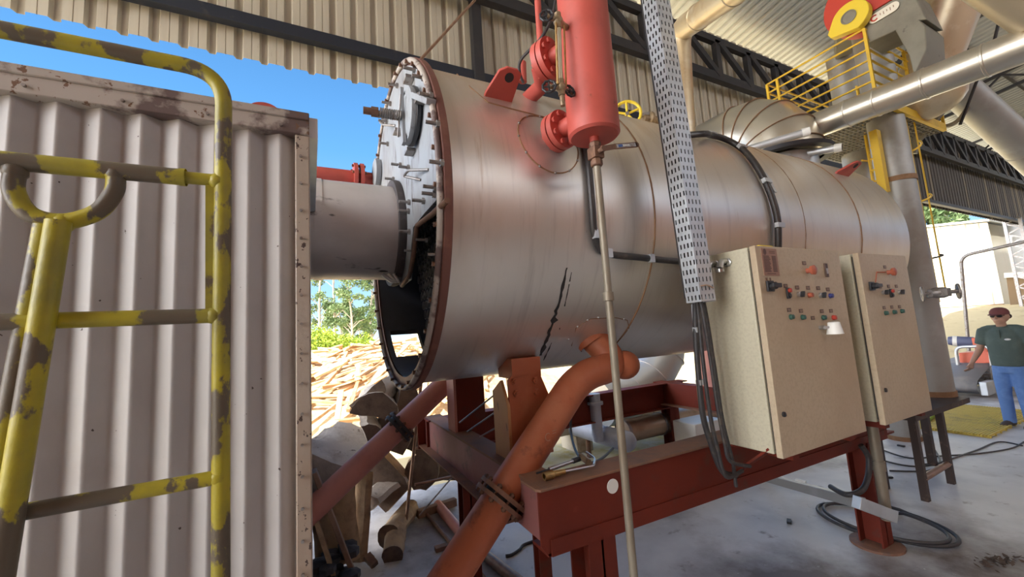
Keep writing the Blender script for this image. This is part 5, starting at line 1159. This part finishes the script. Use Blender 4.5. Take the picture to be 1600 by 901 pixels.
# red machine
rm = thing('red_machine', (13.3, 3.3, .6), 'small red machine with grey hoop guard standing on the conveyor', 'machine')
def rq(x, y, X=12.9): return P(x, y, 0, X)
MB().prism([rq(1500, 569), rq(1562, 566), rq(1562, 548), rq(1498, 551)], (.5, 0, 0)).build('red_hopper', 'machred', rm, 30, .01)
MB().prism([rq(1523, 550), rq(1543, 550), rq(1543, 540), rq(1523, 540)], (.4, 0, 0)).build('neck', 'machred', rm, 30, .01)
MB().prism([rq(1517, 527), rq(1556, 536), rq(1556, 545), rq(1520, 541)], (.4, 0, 0)).build('red_arm', 'machred', rm, 30, .02)
MB().tube(fillet([rq(1497, 572, 12.7), rq(1493, 542, 12.7), rq(1546, 540, 12.7), rq(1550, 572, 12.7)], .12), .03, 10).build('hoop_guard', 'aludull', rm, 50)
mc_ = rq(1502, 533, 13.0); MB().lathe([(-.22, 0), (-.2, .09), (-.1, .11), (.18, .11), (.22, .07), (.22, 0)], mc_, (.2, -1, -.1), 18).build('motor', 'motorgrey', rm); MB().lathe([(-.13, .111), (-.08, .113), (-.06, .111)], mc_, (.2, -1, -.1), 18).build('motor_band', 'white', rm)
# thin bent pipe frame
fq = [P(1514, 575, 0, 14.2), P(1501, 400, 0, 14.2), P(1590, 380, 0, 14.2)]; fq[0].z = 0
solo(MB().tube(fillet([fq[0], fq[1], fq[2]+(fq[2]-fq[1])*.4], .2), .035, 10), 'bent_pipe_stand', 'dullsteel', 'thin grey pipe bent over at the top behind the red machine', 'pipe')

# ================================================================== OUTSIDE ON THE RIGHT
sb = thing('cream_shed', (30, 9, 1.8), 'cream corrugated shed on the earth bank at right', 'building')
t1 = P(1440, 357, 0, 28); t2 = P(1543, 347, 0, 28); bz2 = 1.75
ty0, ty1 = t2.y, t1.y+9
def corr_wall_x(x, y0, y1, zb0, zA, zB, pitch):
    m = MB(); y = y0; pts = []
    while y < y1:
        for a, d in ((0, 0), (.62, 0), (.72, .05), (.9, .05)): pts.append((y+a*pitch, d))
        y += pitch
    n = len(pts); zt2 = lambda y: zA+(zB-zA)*(y-y0)/(y1-y0)
    return m.add([V((x-d, a, zb0)) for a, d in pts]+[V((x-d, a, zt2(a))) for a, d in pts], [(i, i+1, n+i+1, n+i) for i in range(n-1)])
zS = t2.z+(t1.z-t2.z)/(t1.y-t2.y)*(ty1-ty0)
corr_wall_x(28, ty0, ty1, bz2, t2.z, zS, .42).build('front_cladding', 'cream', sb, 0)
MB().bb((28.02, ty0, bz2-.6), (36, ty1, t2.z-.05)).build('body', 'cream', sb, 30)
MB().prism([(27.8, ty0-.1, t2.z+.02), (27.8, ty1, zS+.02), (27.8, ty1, zS+.12), (27.8, ty0-.1, t2.z+.12)], (8.4, 0, 0)).build('roof_edge', 'whitewall', sb, 30)
MB().bb((27.9, ty0, bz2-.05), (28.02, ty1, bz2+.04)).build('rusty_base_rail', 'rusttip', sb, 30)
wb_ = thing('white_wall_building', (32, 3, 1.8), 'plain white building right of the cream shed', 'building')
y2 = 5.2; MB().bb((30.5, y2, 1.2), (38, P(1541, 350, 0, 30.5).y, P(1560, 352, 0, 30.5).z)).build('wall', 'whitewall', wb_, 30)
MB().bb((30.2, y2, P(1560, 352, 0, 30.5).z), (38.4, P(1541, 350, 0, 30.5).y+.1, P(1560, 349, 0, 30.5).z)).build('roof_slab', 'cream', wb_, 30)
bp0 = P(1572, 432, 0, 26); bw = thing('brown_doorway', (26, 5, 1.5), 'brown shadowed doorway wall at the right edge behind the worker', 'doorway')
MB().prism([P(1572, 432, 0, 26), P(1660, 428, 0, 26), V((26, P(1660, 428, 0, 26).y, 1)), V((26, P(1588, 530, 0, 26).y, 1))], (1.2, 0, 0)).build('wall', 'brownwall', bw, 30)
MB().bar(P(1570, 430, 0, 25.9), P(1660, 426, 0, 25.9), .2, .18, (1, 0, 0)).build('lintel', 'cream', bw, 30)
lc = thing('lattice_column', (24.8, 4.9, 0), 'grey steel lattice column at the right edge of the opening', 'column')
for dy in (-.2, .2): MB().bar((24.8, 4.9+dy, 0), (24.8, 4.9+dy, 5.1), .09, .09, (0, 1, 0)).build('chord', 'dullsteel', lc, 30)
m = MB()
for k in range(12): m.bar((24.8, 4.7, .1+k*.42), (24.8, 5.1, .31+k*.42), .05, .03, (1, 0, 0)).bar((24.8, 5.1, .31+k*.42), (24.8, 4.7, .52+k*.42), .05, .03, (1, 0, 0))
m.build('lacing', 'dullsteel', lc, 30)

# ================================================================== WORKER
pb = P(1597, 668, 2, 0)
pr_ = thing('person', (pb.x, pb.y, 0), 'worker in dark green polo shirt, jeans, maroon cap and sunglasses by the yellow grate', 'person')
PF = V((-.985, .17, 0)).normalized(); PL = V((-PF.y, PF.x, 0))*1.0     # forward, and his left
PL = V((0, 0, 1)).cross(PF)
def W(l, f_, z): return V((pb.x, pb.y, 0))+PL*l+PF*f_+V((0, 0, z))
def ring(c, rx, ry, n=20, tilt=0):
    return [W(c[0]+rx*math.cos(2*PI*k/n), c[1]+ry*math.sin(2*PI*k/n), c[2]+tilt*math.sin(2*PI*k/n)) for k in range(n)]
def bodyloft(name, mt, secs, parent, extra=None, vox=.012):
    m = MB(); 
    for s_ in secs: m.loft([ring(*a) for a in s_])
    if extra: extra(m)
    o = m.build(name, mt, parent, 0); r = o.modifiers.new('r', 'REMESH'); r.mode = 'VOXEL'; r.voxel_size = vox; r.use_smooth_shade = True
    s_ = o.modifiers.new('s', 'SMOOTH'); s_.iterations = 4; return o
SHR = W(-.205, .0, 1.42); ELR = W(-.275, .03, 1.14); WRR = W(-.33, .17, .94)
SHL = W(.205, .0, 1.42); ELL = W(.285, -.04, 1.13); WRL = W(.25, .12, .93)
def hand(m, wr, fwd, side, curl):
    fwd = fwd.normalized(); s = (side-fwd*side.dot(fwd)).normalized(); n_ = fwd.cross(s)
    m.tube([wr, wr+fwd*.03, wr+fwd*.085], [.025, .036, .036], 10)
    m.tube([wr+fwd*.03+s*.02, wr+fwd*.085+s*.026], [.024, .020], 8); m.tube([wr+fwd*.03-s*.02, wr+fwd*.085-s*.026], [.024, .020], 8)
    for k, (o_, L_) in enumerate(((.030, .070), (.010, .080), (-.010, .075), (-.029, .06))):
        a = wr+fwd*.08+s*o_; b = a+fwd*L_*.5+n_*curl*.015; c = b+fwd*L_*.42+n_*curl*.035
        m.tube([a, b, c], [.0105, .0095, .0078], 8)
    a = wr+fwd*.03+s*.03; m.tube([a, a+fwd*.035+s*.028, a+fwd*.07+s*.035+n_*curl*.02], [.013, .011, .009], 8)
def skinparts(m):
    # neck, skull, jaw, nose, ears
    m.tube([W(0, -.01, 1.40), W(0, .005, 1.50), W(0, .015, 1.56)], [.062, .055, .056], 14)
    m.ball(W(0, .0, 1.645), .098, 20, (.84, 1.0, 1.05)); m.ball(W(0, .035, 1.585), .066, 16, (.95, .95, 1.05))
    m.tube([W(0, .098, 1.655), W(0, .118, 1.622), W(0, .100, 1.612)], [.010, .016, .010], 8)
    m.tube([W(-.022, .097, 1.583), W(0, .103, 1.585), W(.022, .097, 1.583)], [.006, .009, .006], 8)
    for s_ in (-1, 1): m.ball(W(s_*.086, -.005, 1.632), .026, 10, (.5, .8, 1.15))
    m.tube([SHR, (SHR+ELR)/2, ELR], [.058, .050, .043], 12); m.tube([ELR, (ELR*.6+WRR*.4), WRR], [.043, .040, .027], 12)
    m.tube([SHL, (SHL+ELL)/2, ELL], [.058, .050, .043], 12); m.tube([ELL, (ELL*.6+WRL*.4), WRL], [.043, .040, .027], 12)
    m.loft([ring(*a) for a in (((0, 0, 1.0), .15, .10), ((0, 0, 1.2), .16, .10), ((0, 0, 1.36), .16, .09), ((0, -.01, 1.44), .08, .06))])
    hand(m, WRR, (WRR-ELR).normalized()+V((0, 0, -.5)), PF, 1.0); hand(m, WRL, (WRL-ELL).normalized()+V((0, 0, -.5)), PF, -1.0)
bodyloft('body', 'skin', [], pr_, skinparts, .0065)
def sleeves(m):
    for S_, E_ in ((SHR, ELR), (SHL, ELL)): m.tube([S_+(S_-E_)*.12, S_, S_+(E_-S_)*.72], [.070, .078, .070], 14)
    for s_ in (-1, 1): m.tube([W(s_*.05, -.01, 1.475), W(s_*.14, -.01, 1.46), W(s_*.20, 0, 1.43)], [.045, .058, .066], 12)
sh_ = bodyloft('polo_shirt', 'shirt', [(((0, .0, .90), .185, .135), ((0, .01, 1.0), .185, .140), ((0, .015, 1.12), .185, .135), ((0, .01, 1.28), .200, .130), ((0, 0, 1.40), .195, .112), ((0, -.005, 1.46), .115, .085), ((0, 0, 1.485), .075, .068))], pr_, sleeves)
MB().tube([W(.072*math.cos(t), .006+.068*math.sin(t), 1.488-.015*math.sin(t)) for t in [2*PI*k/24 for k in range(24)]], .014, 8, True).build('collar', 'shirt', sh_, 60)
bp_ = W(.085, .125, 1.30); MB().ball(bp_, .03, 10, (.35, 1.2, .5)).build('chest_logo', 'whitewall', sh_, 60)
MB().bar(W(0, .118, 1.44), W(0, .135, 1.32), .03, .012, PF).build('placket', 'shirt', sh_, 30)
def legs(m):
    for s_ in (-1, 1):
        m.tube([W(s_*.085, .0, .90), W(s_*.095, .01, .70), W(s_*.10, .025, .50), W(s_*.105, .005, .28), W(s_*.11, -.005, .06)], [.100, .096, .078, .072, .070], 16)
bodyloft('jeans', 'jeans', [(((0, 0, .80), .165, .125), ((0, 0, .90), .168, .122), ((0, 0, .99), .165, .118))], pr_, legs)
for s_ in (-1, 1):
    m = MB(); m.tube([W(s_*.11, -.07, .045), W(s_*.11, .03, .05), W(s_*.115, .12, .04), W(s_*.118, .19, .032)], [.042, .050, .046, .028], 12).box(W(s_*.113, .06, .011), (.0, .0, .0)); m.build('shoe', 'shoe', pr_, 60)
cp_ = MB(); cp_.lathe([(0, .101), (.03, .103), (.06, .096), (.09, .075), (.108, .04), (.112, 0)], W(0, -.004, 1.668), (0, 0, 1), 28).build('cap', 'cap', pr_, 60)
m = MB(); br_ = []
for k in range(13):
    t = PI*(k/12); br_.append(W(.085*math.cos(t), .07+.115*math.sin(t), 1.672-.012*math.sin(t)))
m.prism(br_, (0, 0, .008)); m.build('cap_peak', 'cap', cp_ if isinstance(cp_, bpy.types.Object) else pr_, 40)
hm_ = MB().lathe([(0, .098), (.05, .102), (.06, .099)], W(0, -.012, 1.612), (0, 0, 1), 28); hm_.v = [v_ for v_ in hm_.v]
hr = MB(); 
for s_ in (-1, 1): hr.ball(W(s_*.072, -.035, 1.64), .04, 10, (.6, 1, 1))
hr.ball(W(0, -.07, 1.635), .062, 12, (1.2, .8, .9)); hr.build('hair', 'hair', pr_, 60)
gl = MB()
for s_ in (-1, 1): gl.ball(W(s_*.036, .092, 1.648), .027, 12, (.6, 1.15, .75)); gl.tube([W(s_*.06, .085, 1.652), W(s_*.088, -.01, 1.652)], .004, 6)
gl.tube([W(-.02, .105, 1.653), W(.02, .105, 1.653)], .005, 6); gl.build('sunglasses', 'lens', pr_, 60)

# ================================================================== OUTSIDE BEHIND: SAWN WOOD HEAP, BUSHES, TREES
def heap(x, y):
    d = max(0, 1-((x-1.6)/7.5)**2-((y-15.5)/6.6)**2)
    return 1.62*d**.75+.12*math.sin(x*1.7+y)*math.sin(y*1.3)*min(1, d*3)
hp = MB(); nx_, ny_ = 44, 44
for i in range(nx_+1):
    for j in range(ny_+1):
        x_ = -6+15.2*i/nx_; y_ = 8.7+13.6*j/ny_; hp.v.append(V((x_, y_, heap(x_, y_)-.05)))
hp.f = [(i*(ny_+1)+j, (i+1)*(ny_+1)+j, (i+1)*(ny_+1)+j+1, i*(ny_+1)+j+1) for i in range(nx_) for j in range(ny_)]
solo(hp, 'chip_heap', 'mound', 'mound of pale wood chips and dust under the sawn slabs', 'heap', smooth=60, kind='stuff')
rr = random.Random(21); protos = []
for k in range(10):
    L_ = rr.uniform(.7, 1.9); w_ = rr.uniform(.07, .2); h_ = rr.uniform(.025, .07); m = MB(); rings = []
    for i in range(6):
        x_ = -L_/2+L_*i/5; c0 = rr.uniform(-.02, .02); ww = w_*rr.uniform(.75, 1.1)/2; hh = h_*rr.uniform(.7, 1.2)/2
        rings.append([V((x_, c0-ww, -hh)), V((x_, c0+ww, -hh*.8)), V((x_, c0+ww*.9, hh)), V((x_, c0-ww*.8, hh*1.1))])
    m.loft(rings); o = m.build('sawn_offcut', 'slab2' if k in (3, 7) else 'slab', None, 20); protos.append(o)
cnt = 0
while cnt < 270:
    y_ = rr.uniform(9.0, 20); x_ = y_*rr.uniform(-.02, .42) if rr.random() < .9 else rr.uniform(-3, 8)
    if heap(x_, y_) < .05: continue
    p_ = protos[cnt % 10]
    o = p_ if cnt < 10 else p_.copy()
    if cnt >= 10: C.objects.link(o)
    e_ = .2; nrm = V((-(heap(x_+e_, y_)-heap(x_-e_, y_))/(2*e_), -(heap(x_, y_+e_)-heap(x_, y_-e_))/(2*e_), 1)).normalized()
    q_ = nrm.to_track_quat('Z', 'Y').to_matrix() @ M3.Rotation(rr.gauss(.9, .7), 3, 'Z') @ M3.Rotation(rr.gauss(0, .16), 3, 'Y') @ M3.Rotation(rr.gauss(0, .35), 3, 'X')
    o.rotation_euler = q_.to_euler(); o.location = (x_, y_, heap(x_, y_)+rr.uniform(.0, .16))
    tag(o, 'rough pale sawn wood slab in the sunlit outdoor heap', 'slab', 'sawn slabs in the outdoor heap'); cnt += 1
solo(MB().bar(P(527, 655, 1, 8.6), P(533, 610, 1, 8.9), .10, .05), 'upright_stake', 'slab', 'pale stake standing upright in front of the sawn slab heap', 'stake', smooth=30)

def leafcloud(blobs, n, s, seed):
    rr = random.Random(seed); m = MB()
    for k in range(n):
        b = rr.choice(blobs); c, r = V(b[0]), b[1]
        d = V((rr.gauss(0, 1), rr.gauss(0, 1), rr.gauss(0, 1))).normalized()*r*(rr.random()**.4); d.z *= b[2] if len(b) > 2 else .8
        p = c+d; u = V((rr.gauss(0, 1), rr.gauss(0, 1), rr.gauss(0, 1))).normalized(); v_ = u.cross(V((rr.gauss(0, 1), rr.gauss(0, 1), rr.gauss(0, 1)))).normalized(); ss = s*rr.uniform(.6, 1.3)
        m.add([p-u*ss, p-v_*ss*.45, p+u*ss, p+v_*ss*.45], [(0, 1, 2, 3)])
    return m
def tree(x, y, h, seed, label, z0=0, leaf='leafdark', spread=1.6, n=2600, s=.16):
    rr = random.Random(seed); t = thing('eucalyptus_tree', (x, y, z0), label, 'tree')
    tops = bez([V((x, y, z0-.3)), V((x+rr.uniform(-.3, .3), y, z0+h*.5)), V((x+rr.uniform(-.5, .5), y, z0+h))], 5)
    tk_ = MB().tube(tops, [.16-.13*i/(len(tops)-1) for i in range(len(tops))], 8); blobs = []
    for k in range(22):
        zf = rr.uniform(.22, 1.0); b = V((x, y, z0+h*zf)); a = rr.random()*6.28; R_ = spread*(1.15-zf*.75)*rr.uniform(.4, 1)
        e_ = b+V((R_*math.cos(a), R_*math.sin(a), R_*.45)); tk_.tube([b-V((0, 0, .3)), (b+e_)/2+V((0, 0, .1)), e_], [.05, .035, .015], 5); blobs.append((e_, rr.uniform(.45, .85), .7))
    tk_.build('trunk', 'trunk', t, 50); leafcloud(blobs, n, s, seed).build('foliage', leaf, t, 0); return t
for i, (px, Yt, h, lb) in enumerate(((500, 44, 13, 'tall thin eucalyptus tree left in the gap beside the container'), (523, 48, 15, 'tallest eucalyptus tree in the gap under the flue duct'), (548, 42, 8.5, 'eucalyptus tree with open crown right of the tallest one'), (583, 46, 8.8, 'pale eucalyptus tree beside the boiler rim'), (562, 55, 5.5, 'small far eucalyptus behind the bright bush'))):
    tree(P(px, 500, 1, Yt).x, Yt, h, 40+i, lb, .3, spread=2.1, s=.17)
def bush(x, y, r, h, seed, label, leaf='leafbright'):
    t = thing('bush', (x, y, 0), label, 'bush'); rr = random.Random(seed)
    bl_ = [(V((x+rr.uniform(-r, r)*.6, y+rr.uniform(-r, r)*.6, h*rr.uniform(.3, .75))), h*.34, .8) for k in range(12)]
    leafcloud(bl_, 5200, .10, seed).build('foliage', leaf, t, 0)
    m = MB()
    for k in range(5): m.cyl((x, y, 0), bl_[k][0], .05, .02, 6)
    m.build('stems', 'trunk', t, 50)
bush(P(546, 520, 1, 27).x, 27, 1.9, 2.6, 3, 'bright yellow-green round bush above the wood heap'); bush(P(492, 520, 1, 25).x-.3, 25, 1.5, 3.2, 4, 'bright bush half hidden by the container edge', 'leafbright')
bush(P(512, 520, 1, 33).x, 33, 1.5, 2.2, 5, 'dull green low bush between the two bright bushes', 'leafdark')
for i, (px, py, lb) in enumerate(((1452, 345, 'green tree crown over the shed roof next to the ladder cage'), (1490, 345, 'green tree crown over the middle of the shed roof'), (1528, 352, 'low green tree crown over the right end of the shed roof'))):
    c = P(px, py, 0, 46); tree(c.x, c.y, c.z+(1.4, 1.0, .3)[i], 70+i, lb, 0, spread=3.4, s=.24, n=3600)
for i in range(9):
    a = 30+i*4.2; tree(4+i*6.2, 62+3*math.sin(i*2.1), 7+2*math.sin(i*1.7), 90+i, 'distant tree %s in the row beyond the yard' % ('nearest the heap', 'second from the heap', 'third from the heap', 'fourth from the heap', 'fifth from the heap', 'sixth from the heap', 'seventh from the heap', 'eighth from the heap', 'last from the heap')[i], 0, spread=3, s=.3, n=1500) if i < 3 else None
